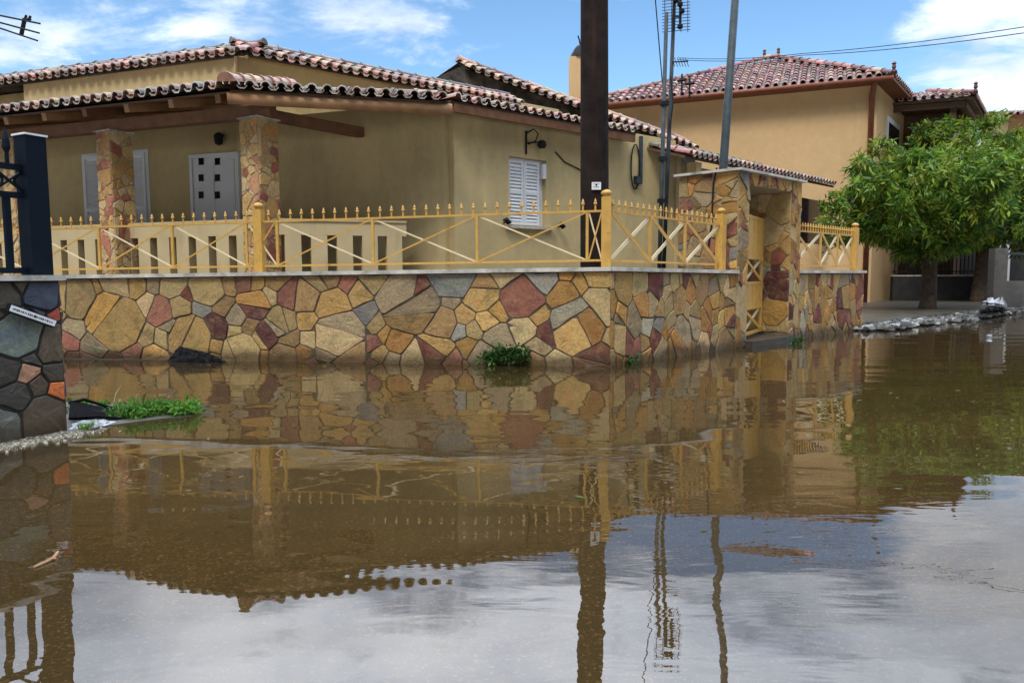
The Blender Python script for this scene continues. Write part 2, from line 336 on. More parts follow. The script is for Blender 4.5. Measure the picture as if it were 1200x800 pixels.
def clip(poly, nx, ny, d):
    out = []; n = len(poly)
    for i in range(n):
        a, b = poly[i], poly[(i + 1) % n]; da = a[0] * nx + a[1] * ny - d; db = b[0] * nx + b[1] * ny - d
        if da <= 0: out.append(a)
        if (da < 0 < db) or (db < 0 < da):
            t = da / (da - db); out.append((a[0] + (b[0] - a[0]) * t, a[1] + (b[1] - a[1]) * t))
    return out
def cells(w, h, size, gap, rng, seeds=None, aspect=1.0, lo=0.45, hi=1.5):
    """irregular paving polygons filling w x h; seeds: optional (x, y, r)"""
    pts = list(seeds or [])
    if not seeds:
        fail = 0
        while fail < 500 and len(pts) < 420:
            r = size * 0.62 * rng.choice((rng.uniform(lo * 0.7, 0.7), rng.uniform(0.6, 1.1), rng.uniform(0.9, hi)))
            p = (rng.uniform(-0.02, w + 0.02), rng.uniform(-0.02, h + 0.02), r)
            if all(((p[0] - q[0]) ** 2 + ((p[1] - q[1]) / aspect) ** 2) > (0.66 * (r + q[2])) ** 2 for q in pts): pts.append(p); fail = 0
            else: fail += 1
    res = []
    for i, a in enumerate(pts):
        poly = [(gap * 0.3, gap * 0.3), (w - gap * 0.3, gap * 0.3), (w - gap * 0.3, h - gap * 0.3), (gap * 0.3, h - gap * 0.3)]
        for j, b in enumerate(pts):
            if i == j: continue
            dx, dy = b[0] - a[0], (b[1] - a[1]) / aspect; Ld = math.hypot(dx, dy)
            if Ld > size * 4 and not seeds: continue
            nx, ny = dx / Ld, dy / Ld / aspect; s = math.hypot(nx, ny)
            t = (Ld * Ld + a[2] ** 2 - b[2] ** 2) / (2 * Ld)
            t = max(0.15 * Ld, min(0.85 * Ld, t))
            d = (a[0] * nx + a[1] * ny + t) / s; poly = clip(poly, nx / s, ny / s, d - gap * 0.5 * rng.uniform(0.5, 1.6))
            if len(poly) < 3: break
        if len(poly) >= 3: res.append((i, poly))
    if seeds: return res
    out = []
    def split(poly, depth):
        a = area(poly); thr = size * size * rng.choice((0.22, 0.45, 0.7, 1.0, 1.3))
        if depth > 2 or a < thr: out.append((-1, poly)); return
        pts_ = np.array(poly); c = pts_.mean(0); q = pts_ - c; w_, v_ = np.linalg.eigh(q.T @ q); ax = v_[:, 1]
        an = math.atan2(ax[1], ax[0]) + rng.gauss(0, 0.55); nx, ny = math.cos(an), math.sin(an)
        pr = pts_ @ np.array([nx, ny]); lo_, hi_ = pr.min(), pr.max(); d = lo_ + (hi_ - lo_) * rng.uniform(0.28, 0.72); g = gap * 0.5 * rng.uniform(0.5, 1.3)
        for sg in (1, -1):
            p2 = clip(poly, nx * sg, ny * sg, d * sg - g)
            if len(p2) >= 3: split(p2, depth + 1)
    for i, p in res: split(p, 0)
    return out
def area(p): return 0.5 * abs(sum(p[i][0] * p[(i + 1) % len(p)][1] - p[(i + 1) % len(p)][0] * p[i][1] for i in range(len(p))))
def stones(mb, fr, u0, u1, z0, z1, n0, size, seed, gap=0.010, relief=0.014, pick=pick_stone, seeds=None, aspect=1.0, cols=None, lo=0.45, hi=1.5):
    rng = random.Random(seed); w, h = u1 - u0, z1 - z0
    for idx, poly in cells(w, h, size, gap, rng, seeds, aspect, lo, hi):
        if area(poly) < 0.0009: continue
        # soften corners, wobble long edges
        q = []
        m = len(poly)
        for i in range(m):
            a, b = poly[i], poly[(i + 1) % m]; Ld = math.hypot(b[0] - a[0], b[1] - a[1]); k = rng.choice((rng.uniform(0.02, 0.07), rng.uniform(0.06, 0.16)))
            q.append((a[0] + (b[0] - a[0]) * k, a[1] + (b[1] - a[1]) * k))
            if Ld > size * 0.35:
                nx, ny = (b[1] - a[1]) / Ld, -(b[0] - a[0]) / Ld; w_ = rng.uniform(-0.04, 0.02) * Ld
                q.append((a[0] + (b[0] - a[0]) * 0.5 + nx * w_, a[1] + (b[1] - a[1]) * 0.5 + ny * w_))
            q.append((b[0] + (a[0] - b[0]) * k, b[1] + (a[1] - b[1]) * k))
        q = [(min(max(x, 0.002), w - 0.002), min(max(y, 0.002), h - 0.002)) for x, y in q]
        cx = sum(x for x, y in q) / len(q); cy = sum(y for x, y in q) / len(q); m = len(q)
        hh = relief * rng.uniform(0.55, 1.25); gx, gy = rng.uniform(-1, 1) * relief * 0.7, rng.uniform(-1, 1) * relief * 0.7
        R = math.sqrt(area(q)) + 1e-6; vs = []
        inset = min(0.007, R * 0.10)
        def ring(dd, dep, jit=0.0):
            for x, y in q:
                L_ = math.hypot(x - cx, y - cy) + 1e-9; k = max(0.15, 1 - dd / L_)
                xx, yy = cx + (x - cx) * k, cy + (y - cy) * k
                e = dep * (hh + gx * (xx - cx) / R + gy * (yy - cy) / R) + (rng.uniform(-jit, jit))
                vs.append(fr.P(u0 + xx, n0 + e, z0 + yy))
        ring(0, 0); ring(0.002, 0.65); ring(inset, 1.0, 0.0015); ring(R * 0.28, 1.08, 0.003)
        vs.append(fr.P(u0 + cx, n0 + hh * 1.1, z0 + cy))
        fs = []
        for a in range(3):
            fs += [[a * m + i, a * m + (i + 1) % m, (a + 1) * m + (i + 1) % m, (a + 1) * m + i] for i in range(m)]
        fs += [[3 * m + i, 3 * m + (i + 1) % m, 4 * m] for i in range(m)]
        # winding: face outward
        c = cols[idx] if cols else pick(rng)
        c2 = tuple(x * rng.uniform(0.85, 1.15) for x in c)
        mb.add(vs, fs, [c] * (3 * m) + [c2 if rng.random() < 0.3 else c for _ in range(m)])

# ------------------------------------------------------------------ tiled roofs
TERRA = [srgb(*c) for c in ((160, 112, 92), (178, 130, 108), (138, 92, 76), (186, 146, 124), (120, 82, 70), (168, 134, 116), (104, 80, 72), (132, 112, 100))]
TERRA_RED = [srgb(*c) for c in ((138, 92, 80), (160, 116, 102), (118, 76, 68), (178, 138, 124), (98, 62, 56), (142, 90, 76))]
TERRA_GREY = [srgb(*c) for c in ((104, 96, 90), (122, 112, 104), (90, 82, 78), (150, 128, 112), (84, 80, 78))]
LIME = [srgb(*c) for c in ((212, 206, 194), (190, 180, 168), (168, 154, 140), (200, 186, 172))]
def unit(v): return v / np.linalg.norm(v)
def tile_roof(mb, o, U, Vv, u0, u1, vmin, vmax, pal, rng, w=0.20, Lt=0.36, rim=LIME, rimk=1.0, lip=None):
    U, Vv = unit(U), unit(Vv); Nn = np.cross(U, Vv); Nn = Nn if Nn[2] > 0 else -Nn
    n = max(1, int(round((u1 - u0) / w))); w = (u1 - u0) / n; seg = 6
    for k in range(n):
        u = u0 + (k + 0.5) * w; va, vb = vmin(u), vmax(u)
        if vb - va < 0.05: continue
        e0, e1 = o + U * (u - w / 2) - Nn * 0.032, o + U * (u + w / 2) - Nn * 0.032
        mb.add([e0 + Vv * (va + 0.02), e1 + Vv * (va + 0.02), e1 + Vv * vb, e0 + Vv * vb], [[0, 1, 2, 3]], (0.05, 0.03, 0.025))
        rows = max(1, int(round((vb - va) / Lt))); Lr = (vb - va) / rows
        for r in range(rows):
            a = va + r * Lr; b = a + Lr * 1.12 if r < rows - 1 else vb
            c = tuple(x * rng.uniform(0.75, 1.2) for x in pal[rng.randrange(len(pal))])
            du = rng.uniform(-0.02, 0.02) * w; lift = 0.028 + rng.uniform(-0.003, 0.006)
            r1, r0, th = w * 0.36, w * 0.30, 0.017
            vs = []
            for (v_, rad, hgt) in ((a, r1, lift), (b, r0, 0.006)):
                for rr in (rad, rad - th):
                    for s in range(seg + 1):
                        ang = math.pi * s / seg
                        vs.append(o + U * (u + du - rr * math.cos(ang)) + Vv * v_ + Nn * (hgt + rr * math.sin(ang) * 1.05))
            m = seg + 1; fs = []; cs = []
            rc = rim[rng.randrange(len(rim))] if rng.random() < (1.0 if r == 0 else 0.55) else c
            rc = tuple(x * rimk for x in rc)
            for s in range(seg):
                fs.append([s, s + 1, 2 * m + s + 1, 2 * m + s]); cs.append(c)
                fs.append([s, m + s, m + s + 1, s + 1]); cs.append(rc)
                if r == 0: fs.append([m + s, 3 * m + s, 3 * m + s + 1, m + s + 1]); cs.append(tuple(x * 0.8 for x in c))
            mb.add(vs, fs, cs)
            if k < n - 1:
                uu = u + w / 2; c = tuple(x * rng.uniform(0.6, 1.0) for x in pal[rng.randrange(len(pal))])
                prof = [(-0.32, 0.012), (-0.16, -0.022), (0.16, -0.022), (0.32, 0.012)]
                vs = [o + U * (uu + x * w) + Vv * v_ + Nn * (y + g) for v_, g in ((a - (0.03 if r == 0 else 0), 0.016), (b, 0.0)) for x, y in prof]
                vs += [p - Nn * 0.016 for p in vs[:4]]
                mb.add(vs, [[0, 1, 5, 4], [1, 2, 6, 5], [2, 3, 7, 6], [0, 8, 9, 1], [1, 9, 10, 2], [2, 10, 11, 3]], [c, c, c] + [tuple(x * rimk for x in rim[rng.randrange(len(rim))])] * 3)
def caps(mb, p, q, r, pal, rng, Lt=0.40, up=V(0, 0, 1), knob=False):
    p, q = V(*p), V(*q); d = q - p; Ld = np.linalg.norm(d); d /= Ld; a = unit(np.cross(d, up)); b = unit(np.cross(a, d)); n = max(1, int(round(Ld / Lt))); seg = 8
    for i in range(n):
        c = tuple(x * rng.uniform(0.8, 1.15) for x in pal[rng.randrange(len(pal))]); vs = []
        t0, t1 = i * Ld / n, (i + 1.12) * Ld / n if i < n - 1 else Ld
        for t, rr in ((t0, r * 1.12), (t0 + 0.05, r * 1.12), (t0 + 0.052, r * 0.98), (t1, r * 0.92)):
            vs += [p + d * t + a * rr * math.cos(math.pi * s / seg) + b * rr * math.sin(math.pi * s / seg) for s in range(seg + 1)]
        m = seg + 1; fs = [[j * m + s, j * m + s + 1, (j + 1) * m + s + 1, (j + 1) * m + s] for j in range(3) for s in range(seg)] + [list(range(m))[::-1]]
        mb.add(vs, fs, c)
        if i == n - 1: mb.add(vs[-m:], [list(range(m))], c)
def slab(mb, pts, th, col=(1, 1, 1)):
    pts = [V(*p) for p in pts]; n = len(pts); nn = unit(np.cross(pts[1] - pts[0], pts[2] - pts[0])); nn = nn if nn[2] > 0 else -nn
    vs = pts + [p - nn * th for p in pts]
    mb.add(vs, [list(range(n)), list(range(2 * n - 1, n - 1, -1))] + [[i, n + i, n + (i + 1) % n, (i + 1) % n] for i in range(n)], col)

def opening_wall(mb, fr, u0, u1, z0, z1, holes, n_front, n_back, col=(1, 1, 1)):
    us = sorted({u0, u1, *[h[0] for h in holes], *[h[1] for h in holes]}); zs = sorted({z0, z1, *[h[2] for h in holes], *[h[3] for h in holes]})
    for a, b in zip(us, us[1:]):
        for c, d in zip(zs, zs[1:]):
            if any(h[0] <= a and b <= h[1] and h[2] <= c and d <= h[3] for h in holes): continue
            mb.add([fr.P(a, n_front, c), fr.P(b, n_front, c), fr.P(b, n_front, d), fr.P(a, n_front, d)], [[0, 1, 2, 3]], col)
    for (a, b, c, d) in list(holes) + [(u0, u1, z0, z1)]:
        ring = [(a, c), (b, c), (b, d), (a, d)]
        for i in range(4):
            p, q = ring[i], ring[(i + 1) % 4]
            mb.add([fr.P(p[0], n_front, p[1]), fr.P(q[0], n_front, q[1]), fr.P(q[0], n_back, q[1]), fr.P(p[0], n_back, p[1])], [[0, 1, 2, 3]], col)

def louvres(mb, fr, u0, u1, z0, z1, n0, pitch=0.05, fw=0.05):
    """one shutter leaf: frame and tilted slats"""
    mb.box(fr, u0, u0 + fw, n0, n0 + 0.035, z0, z1); mb.box(fr, u1 - fw, u1, n0, n0 + 0.035, z0, z1)
    for a, b in ((z0, z0 + fw), (z1 - fw, z1), ((z0 + z1) / 2 - fw / 2, (z0 + z1) / 2 + fw / 2)): mb.box(fr, u0 + fw, u1 - fw, n0 + 0.001, n0 + 0.034, a, b)
    z = z0 + fw + 0.01
    while z < z1 - fw - pitch:
        P = fr.P; a, b = u0 + fw, u1 - fw
        mb.hexa([P(a, n0 + 0.026, z), P(b, n0 + 0.026, z), P(b, n0 + 0.032, z + 0.006), P(a, n0 + 0.032, z + 0.006),
                 P(a, n0 + 0.002, z + pitch * 0.95), P(b, n0 + 0.002, z + pitch * 0.95), P(b, n0 + 0.008, z + pitch), P(a, n0 + 0.008, z + pitch)])
        z += pitch

# ------------------------------------------------------------------ the lay of the land (ground lines in metres)
A = V(1.08, 8.10)                                    # corner of the stone garden wall
FW = unit(V(-0.988, 0.156)); RW = unit(V(0.705, 0.71))
K = V(-0.88, 11.6); FD = unit(V(-0.94, 0.34)); RD = unit(V(0.77, 0.64))   # corner of the low wing, its two facades
NF = unit(V(-0.34, -0.94)); NR = unit(V(0.64, -0.77))
YARD = 0.86

# ground, water, pavement
mb = MB(); mb.add([(-600, -300, -0.075), (600, -300, -0.075), (600, 900, -0.075), (-600, 900, -0.075)], [[0, 1, 2, 3]])
tag(mb.build('road', M['asphalt']), kind='structure')
mb = MB(); mb.add([(-600, -300, 0), (600, -300, 0), (600, 900, 0), (-600, 900, 0)], [[0, 1, 2, 3]])
tag(mb.build('flood_water', M['water']), kind='structure')
k0 = atz(1013, 385, 0.0); k1 = atz(1205, 359.5, 0.0)
kd = unit((k1 - k0)[:2]); k2 = k1[:2] + kd * 60
mb = MB(); b0 = A + RW * 3.0; mb.poly_prism([A + RW * 7.45 - V(0, 0), tuple(k0[:2]), tuple(k2), tuple(k2 + V(-60, 40)), (-6, 40), (2.0, 13.2), tuple(A + RW * 5.5 + V(-0.5, 0.5))], -0.3, 0.10)
tag(mb.build('pavement', M['pavement']), kind='structure')
nleft = atz(0, 520, 0.0); nright = atz(80, 505, 0.0)
ld = unit((nright - nleft)[:2]); ln = V(ld[1], -ld[0])
mb = MB(); g = [nleft[:2] - ld * 6 + ln * 0.10, nleft[:2] + ln * 0.10, nright[:2] + ln * 0.13]
mb.poly_prism([tuple(p) for p in g] + [tuple(atz(120, 500, 0)[:2]), tuple(atz(165, 494, 0)[:2]), tuple(atz(228, 487, 0)[:2]), tuple(atz(214, 479, 0)[:2]), tuple(atz(150, 474, 0)[:2]), tuple(atz(84, 472, 0)[:2]), (-9, 6.2), (-9, -1)], -0.3, 0.007)
tag(mb.build('verge', M['pavement']), kind='structure')

# ------------------------------------------------------------------ stone garden walls
def stone_wall(label, fr, u0, u1, ztop, size, seed, thick=0.30, aspect=1.0, group=None, quoin=None, coping_ext=(0.0, 0.0), mortar='mortar'):
    t = thing('stone_wall', label, 'wall', fr.P((u0 + u1) / 2, -thick / 2, 0))
    m = MB(); m.box(fr, u0, u1, -thick, -0.012, -0.25, ztop - 0.045); m.build('core', M[mortar], t)
    m = MB(); stones(m, fr, u0, u1, -0.10, ztop - 0.05, -0.014, size, seed, aspect=aspect); m.build('stone_facing', M['stone'], t)
    m = MB(); m.box(fr, u0 - coping_ext[0], u1 + coping_ext[1], -thick - 0.02, 0.042, ztop - 0.044, ztop); m.build('coping', M['concrete'], t)
    return t
frF = Fr(A, FW, k=-0.0085); frS = Fr(A, RW, k=-0.010); frR = Fr(A, RW)
stone_wall('low ochre crazy-paved stone wall under the long yellow fence', frF, 0.0, 9.2, 1.09, 0.50, 5)
t_px, _ = hit(862, 380, A, RW)
stone_wall('low wall of narrow upright stones between the corner post and the stone gateway', frS, 0.0, t_px, 1.09, 0.40, 12, aspect=1.6)
u_g0, u_o0, u_o1, u_g1 = t_px, hit(875, 330, A, RW)[0], hit(925, 330, A, RW)[0], hit(936, 330, A, RW)[0]
u_r1 = hit(1012, 350, A, RW)[0]
stone_wall('low pale stone wall right of the stone gateway, under the short fence', frR, u_g1 + 0.02, u_r1, 1.066, 0.34, 27, aspect=1.9)
m = MB(); m.box(frF, 4.6, 8.6, 0.02, 0.09, -0.2, 0.012)
tag(m.build('kerb', M['kerb']), kind='structure')

# gateway
def gateway():
    fr = Fr(A, RW); zt = 2.385; dep = 0.92
    t = thing('stone_gateway', 'tall stone-clad gateway with a flat roof slab and an open passage', 'gateway', fr.P(u_g0, 0, 0))
    lintel_z = 2.22
    m = MB(); m.box(fr, u_g0, u_o0, -dep, 0, -0.2, zt); stones_l = MB()
    m.build('pier', M['mortar_pale'], t)
    fl = Fr(fr.P(u_g0, 0, 0)[:2], -fr.n, -fr.u)
    s = MB(); stones(s, fr, u_g0, u_o0, 0.0, zt - 0.002, 0.0, 0.30, 3, aspect=1.8, relief=0.018)
    stones(s, fl, 0.0, dep, 0.3, zt - 0.002, 0.0, 0.40, 41, relief=0.02); s.build('stone_facing', M['stone'], t)
    m = MB(); m.box(fr, u_o1, u_g1, -dep, 0, -0.2, zt); m.build('pier', M['mortar_pale'], t)
    fi = Fr(fr.P(u_o1, 0, 0)[:2], -fr.n, -fr.u); s = MB()
    stones(s, fr, u_o1, u_g1, 0.0, zt - 0.002, 0.0, 0.26, 8, aspect=1.9, relief=0.018)
    stones(s, fi, 0.0, dep, 0.12, lintel_z, 0.0, 0.40, 19, relief=0.016); s.build('stone_facing', M['stone'], t)
    m = MB(); m.box(fr, u_o0, u_o1, -dep, -0.002, lintel_z, zt); m.build('lintel', M['mortar_pale'], t)
    s = MB(); stones(s, fr, u_o0, u_o1, lintel_z, zt - 0.002, -0.002, 0.17, 77, aspect=1.2, relief=0.016); s.build('lintel_facing', M['stone'], t)
    m = MB(); m.box(fr, u_g0 - 0.07, u_g1 + 0.05, -dep - 0.05, 0.07, zt + 0.001, zt + 0.034); m.build('roof_slab', M['concrete'], t)
    m = MB(); m.box(fr, u_o0 - 0.02, u_o1 + 0.02, -dep, 0.12, -0.2, 0.085); m.build('threshold', M['kerb'], t)
    # cable down the face
    c = MB(); p = [hit(px, py, fl.o, fl.u) for px, py in ((842, 197), (838, 215), (837, 235), (836, 262), (832, 290))]
    c.tube([fl.P(a, 0.045, z) for a, z in p], 0.012, 6); c.build('cable', M['darkmetal'], t)
    # the gate leaf, ajar
    h0 = fr.P(u_o0 + 0.03, -0.06, 0); gl = 1.20
    best = min(np.linspace(0, math.pi, 721), key=lambda q: abs(hit(892.5, 320, h0[:2], V(math.cos(q), math.sin(q)))[0] - gl) + (9 if q < 0.6 else 0))
    gd = V(math.cos(best), math.sin(best)); print('GATE', math.degrees(best), h0, gd); fg = Fr(h0[:2], gd)
    g = thing('metal_gate', 'ochre metal gate leaf standing ajar inside the stone gateway', 'gate', h0)
    m = MB()
    for a, b in ((0, 0.05), (gl - 0.05, gl)): m.box(fg, a, b, -0.02, 0.02, 0.14, 1.84)
    for z in (0.14, 0.50, 0.86, 1.22, 1.80): m.box(fg, 0.05, gl - 0.05, -0.018, 0.018, z, z + 0.04)
    m.build('frame', M['ochre'], g)
    for z0, z1 in ((1.26, 1.80), (0.54, 0.86)):
        m = MB(); n = 7
        for i in range(n): m.box(fg, 0.05 + i * (gl - 0.1) / n + 0.004, 0.05 + (i + 1) * (gl - 0.1) / n - 0.004, -0.008, 0.010 + 0.004 * (i % 2), z0, z1)
        m.build('panel', M['ochre'], g)
    for z0, z1 in ((0.90, 1.22), (0.18, 0.50)):
        m = MB(); m.bar(fg.P(0.06, -0.012, z0), fg.P(gl - 0.06, -0.012, z1), 0.045, 0.012, side=(0, 0, 1)); m.build('brace', M['lit_brace'], g)
        m = MB(); m.bar(fg.P(0.06, 0.012, z1), fg.P(gl - 0.06, 0.012, z0), 0.045, 0.012, side=(0, 0, 1)); m.build('brace', M['ochre'], g)
gateway()

# ------------------------------------------------------------------ yellow fences
def fence(label, fr, zc, posts, xs, spike_range, spacing, brace_w, lit_rising, half=(None,), zr=(0.06, 0.60), spike_h=0.13, post_h=0.82):
    u0, u1 = xs[0], xs[-1]; n0 = -0.13
    t = thing('metal_fence', label, 'fence', fr.P((u0 + u1) / 2, n0, zc))
    zb, zt = zc + zr[0], zc + zr[1]
    m = MB(); m.box(fr, u0, u1, n0 - 0.013, n0 + 0.013, zt + .003, zt + 0.026); m.build('top_rail', M['ochre'], t)
    m = MB(); m.box(fr, u0, u1, n0 - 0.013, n0 + 0.013, zb + .004, zb + 0.028); m.build('bottom_rail', M['ochre'], t)
    for a, b in zip(xs, xs[1:]):  # one brace of each pair carries its highlight as a paler colour
        m = MB(); m.bar(fr.P(a + 0.02, n0 + 0.014, zt), fr.P(b - 0.02, n0 + 0.014, zb + 0.028), brace_w, 0.008, side=(0, 0, 1)); m.build('brace', M['ochre' if lit_rising else 'lit_brace'], t)
        m = MB(); m.bar(fr.P(a + 0.02, n0 - 0.004, zb + 0.028), fr.P(b - 0.02, n0 - 0.004, zt), brace_w, 0.008, side=(0, 0, 1)); m.build('brace', M['lit_brace' if lit_rising else 'ochre'], t)
    for a in xs[1:-1]:
        m = MB(); m.box(fr, a - 0.015, a + 0.015, n0 - 0.013, n0 + 0.013, zb + 0.028, zt); m.build('upright', M['ochre'], t)
    for a in posts:
        w = 0.052
        m = MB(); m.box(fr, a - w, a + w, n0 - w, n0 + w, zc - 0.005, zc + post_h * 0.93); p = m.build('post', M['ochre'], t)
        m = MB(); m.lathe(fr.P(a, n0, zc + post_h * 0.93) / 1.0, [(0.052, 0.0), (0.036, 0.012), (0.042, 0.02), (0.062, 0.035), (0.060, 0.055), (0.035, 0.075), (0.004, 0.085)], 12); m.build('finial', M['ochre'], p, True)
    src = None; u = spike_range[0]; base = None
    while u < spike_range[1]:
        if all(abs(u - a) > 0.075 for a in posts):
            p = fr.P(u, n0, zt + 0.026)
            if src is None:
                m = MB(); m.lathe(p, [(0.011, 0.0), (0.010, spike_h * 0.45), (0.020, spike_h * 0.5), (0.021, spike_h * 0.58), (0.012, spike_h * 0.66), (0.016, spike_h * 0.72), (0.002, spike_h)], 6)
                src = m.build('spike', M['ochre'], t); base = p
            else: repeat(src, t, p - base)
        u += spacing
    return t
uf = lambda px, py=280: hit(px, py, A - FW * 0 + V(0.02, 0.13), FW)[0]
us = lambda px, py=280: hit(px, py, A + V(-0.09, 0.09), RW)[0]
c0 = 0.06
xsF = [0.09, uf(688), uf(559), uf(437), uf(325), uf(289), uf(202), uf(116), uf(30), uf(-60)]
xsF = sorted(xsF)
fence('long yellow fence with thin crossed braces and spear tips on the front wall', frF, 1.09, [0.06, uf(304), uf(-40)], [xsF[0]] + [x for x in xsF[1:]], (0.18, uf(-60)), 0.137, 0.017, True)
fence('short yellow fence with flat crossed braces between corner post and gateway', frS, 1.09, [us(845)], [us(715), us(762), us(803), us(843)], (us(718), us(842)), 0.118, 0.045, True)
fence('short yellow fence right of the stone gateway with pale crossed bars', frR, 1.066, [us(1002)], [u_g1 + 0.06, us(962), us(982), us(1000)], (u_g1 + 0.08, us(1000)), 0.10, 0.05, True)

# ------------------------------------------------------------------ the corner house
rngT = random.Random(9)
house = thing('corner_house', 'cream single-storey house with tiled porch, stone pillars and white shutters', 'house', (K[0], K[1], 0))
def P2(p, z): return V(p[0], p[1], z)
# yard fill
mb = MB(); iA = A + V(-0.25, 0.45)
mb.poly_prism([tuple(iA), tuple(iA + FW * 9), tuple(iA + FW * 9 + V(2, 12)), (6, 22), tuple(A + RW * 2.75 + V(-0.9, 1.05)), tuple(A + RW * 2.6 + V(-0.25, 0.28))], -0.25, YARD)
tag(mb.build('yard', M['yard']), kind='structure')
# wing: facade skin with the window opening, body behind
th = 0.14; inw = th / abs(np.dot(FD, NR)); K1 = K + FD * inw
tM, _ = hit(278, 85, K, FD); Mc = K + FD * tM               # where the taller block begins
Lr = hit(791, 230, K, RD)[0]
frW = Fr(K, RD, NR); frP = Fr(K, FD, NF)
wa, zb_ = hit(597, 264, K, RD); wb, _ = hit(635, 266, K, RD); _, zt_ = hit(597, 183, K, RD)
mb = MB()
opening_wall(mb, frW, 0.0, Lr, 0.3, 3.66, [(wa, wb + 0.10, zb_, zt_)], 0.0, -th)
mb.poly_prism([tuple(K1), tuple(K1 + RD * (Lr - 0.02)), tuple(K1 + RD * (Lr - 0.02) - NR * 4.5), tuple(Mc + RD * 2.0), tuple(Mc)], 0.3, 3.66)
tL = hit(28, 110, K, FD)[0] - tM; mb.poly_prism([tuple(Mc), tuple(Mc + FD * 9), tuple(Mc + FD * 9 - NF * 8), tuple(Mc + RD * 7.5 + FD * 1), tuple(Mc + RD * 7.5)], 0.3, 3.95)
mb.poly_prism([tuple(Mc), tuple(Mc + FD * tL), tuple(Mc + FD * tL - NF * 8), tuple(Mc + RD * 7.5 + FD * 1), tuple(Mc + RD * 7.5)], 3.951, 4.86)
mb.poly_prism([tuple(Mc + FD * (tL - 0.1) - NF * 0.9), tuple(Mc + FD * 9 - NF * 0.9), tuple(Mc + FD * 9 - NF * 7), tuple(Mc + FD * (tL - .1) - NF * 7)], 3.952, 4.85)
mb.build('wall', M['plaster'], house)
mb = MB(); q = frW.P(Lr, 0, 0); mb.box(frW, Lr, Lr + 0.14, -0.25, 0.03, 0.3, 3.4); mb.build('pilaster', M['cream'], house)
# shuttered window of the right facade
w = MB(); w.box(frW, wa, wb + 0.10, -0.13, -0.10, zb_, zt_); wo = w.build('window', M['white'], house)
mid = (wa + wb) / 2
for a, b in ((wa + 0.012, mid - 0.004), (mid + 0.004, wb - 0.01)):
    m = MB(); louvres(m, frW, a, b, zb_ + 0.02, zt_ - 0.03, -0.085, 0.055); m.build('shutter', M['white'], wo)
m = MB(); m.box(frW, wa - 0.05, wb + 0.22, -0.02, 0.07, zb_ - 0.045, zb_ - 0.002); m.build('sill', M['concrete'], wo)
m = MB(); m.box(frW, wb + 0.02, wb + 0.09, -0.09, 0.012, zt_ - 0.30, zt_ - 0.06); m.build('shutter_box', M['white'], wo)
for px, py in ((590, 261), (654, 266)):
    u, z = hit(px, py, K, RD); m = MB(); m.tube([frW.P(u, 0, z), frW.P(u, 0.08, z)], 0.012, 6)
    m.tube([frW.P(u - 0.07, 0.09, z + 0.03), frW.P(u - 0.02, 0.09, z + 0.045), frW.P(u + 0.03, 0.09, z), frW.P(u + 0.08, 0.09, z + 0.01)], [0.018, 0.04, 0.045, 0.02], 8); m.build('shutter_stay', M['darkmetal'], house, True)
u, z = hit(619, 170, K, RD); m = MB()
m.bar(frW.P(u - 0.06, 0.02, z + 0.22), frW.P(u - 0.06, 0.02, z - 0.16), 0.03, 0.03)
m.tube([frW.P(u - 0.06, 0.03, z + 0.18), frW.P(u, 0.14, z + 0.24), frW.P(u + 0.06, 0.18, z + 0.16), frW.P(u + 0.02, 0.16, z + 0.04), frW.P(u - 0.05, 0.05, z)], 0.012, 6)
m.lathe(frW.P(u + 0.22, 0.10, z - 0.04), [(0.05, 0), (0.075, 0.05), (0.06, 0.11), (0.02, 0.13)], 8); m.bar(frW.P(u - 0.06, 0.04, z + 0.02), frW.P(u + 0.22, 0.10, z + 0.06), 0.02, 0.02)
m.build('wall_lamp', M['darkmetal'], house)
m = MB(); pts = [hit(px, py, K, RD) for px, py in ((650, 178), (661, 190), (681, 200), (700, 205))]; m.tube([frW.P(a, 0.015, z) for a, z in pts], 0.011, 6); m.build('cable', M['darkmetal'], house)
# conduit and coiled wire near the far end
m = MB(); a, z1 = hit(750, 160, K, RD); _, z0 = hit(750, 215, K, RD); m.box(frW, a - 0.03, a + 0.03, 0, 0.05, z0, z1); m.build('conduit', M['galv'], house)
m = MB(); a, zc_ = hit(743, 196, K, RD); m.tube([frW.P(a + 0.12 * math.cos(k / 14 * 2 * math.pi), 0.03, zc_ + 0.42 * math.sin(k / 14 * 2 * math.pi)) for k in range(15)], 0.014, 5); m.build('wire_coil', M['darkmetal'], house)
m = MB(); a, z = hit(746, 211, K, RD); m.box(frW, a - 0.09, a + 0.06, 0.0, 0.09, z - 0.08, z + 0.06); m.build('junction_box', M['galv'], house)
m = MB(); a, z = hit(765, 175, K, RD); m.bar(frW.P(a, 0, z), frW.P(a + 0.25, 0.25, z), 0.05, 0.05); m.tube([frW.P(a + 0.1, 0.12, z), frW.P(a + 0.12, 0.14, z - 0.3)], 0.02, 6); m.build('bracket', M['darkmetal'], house)

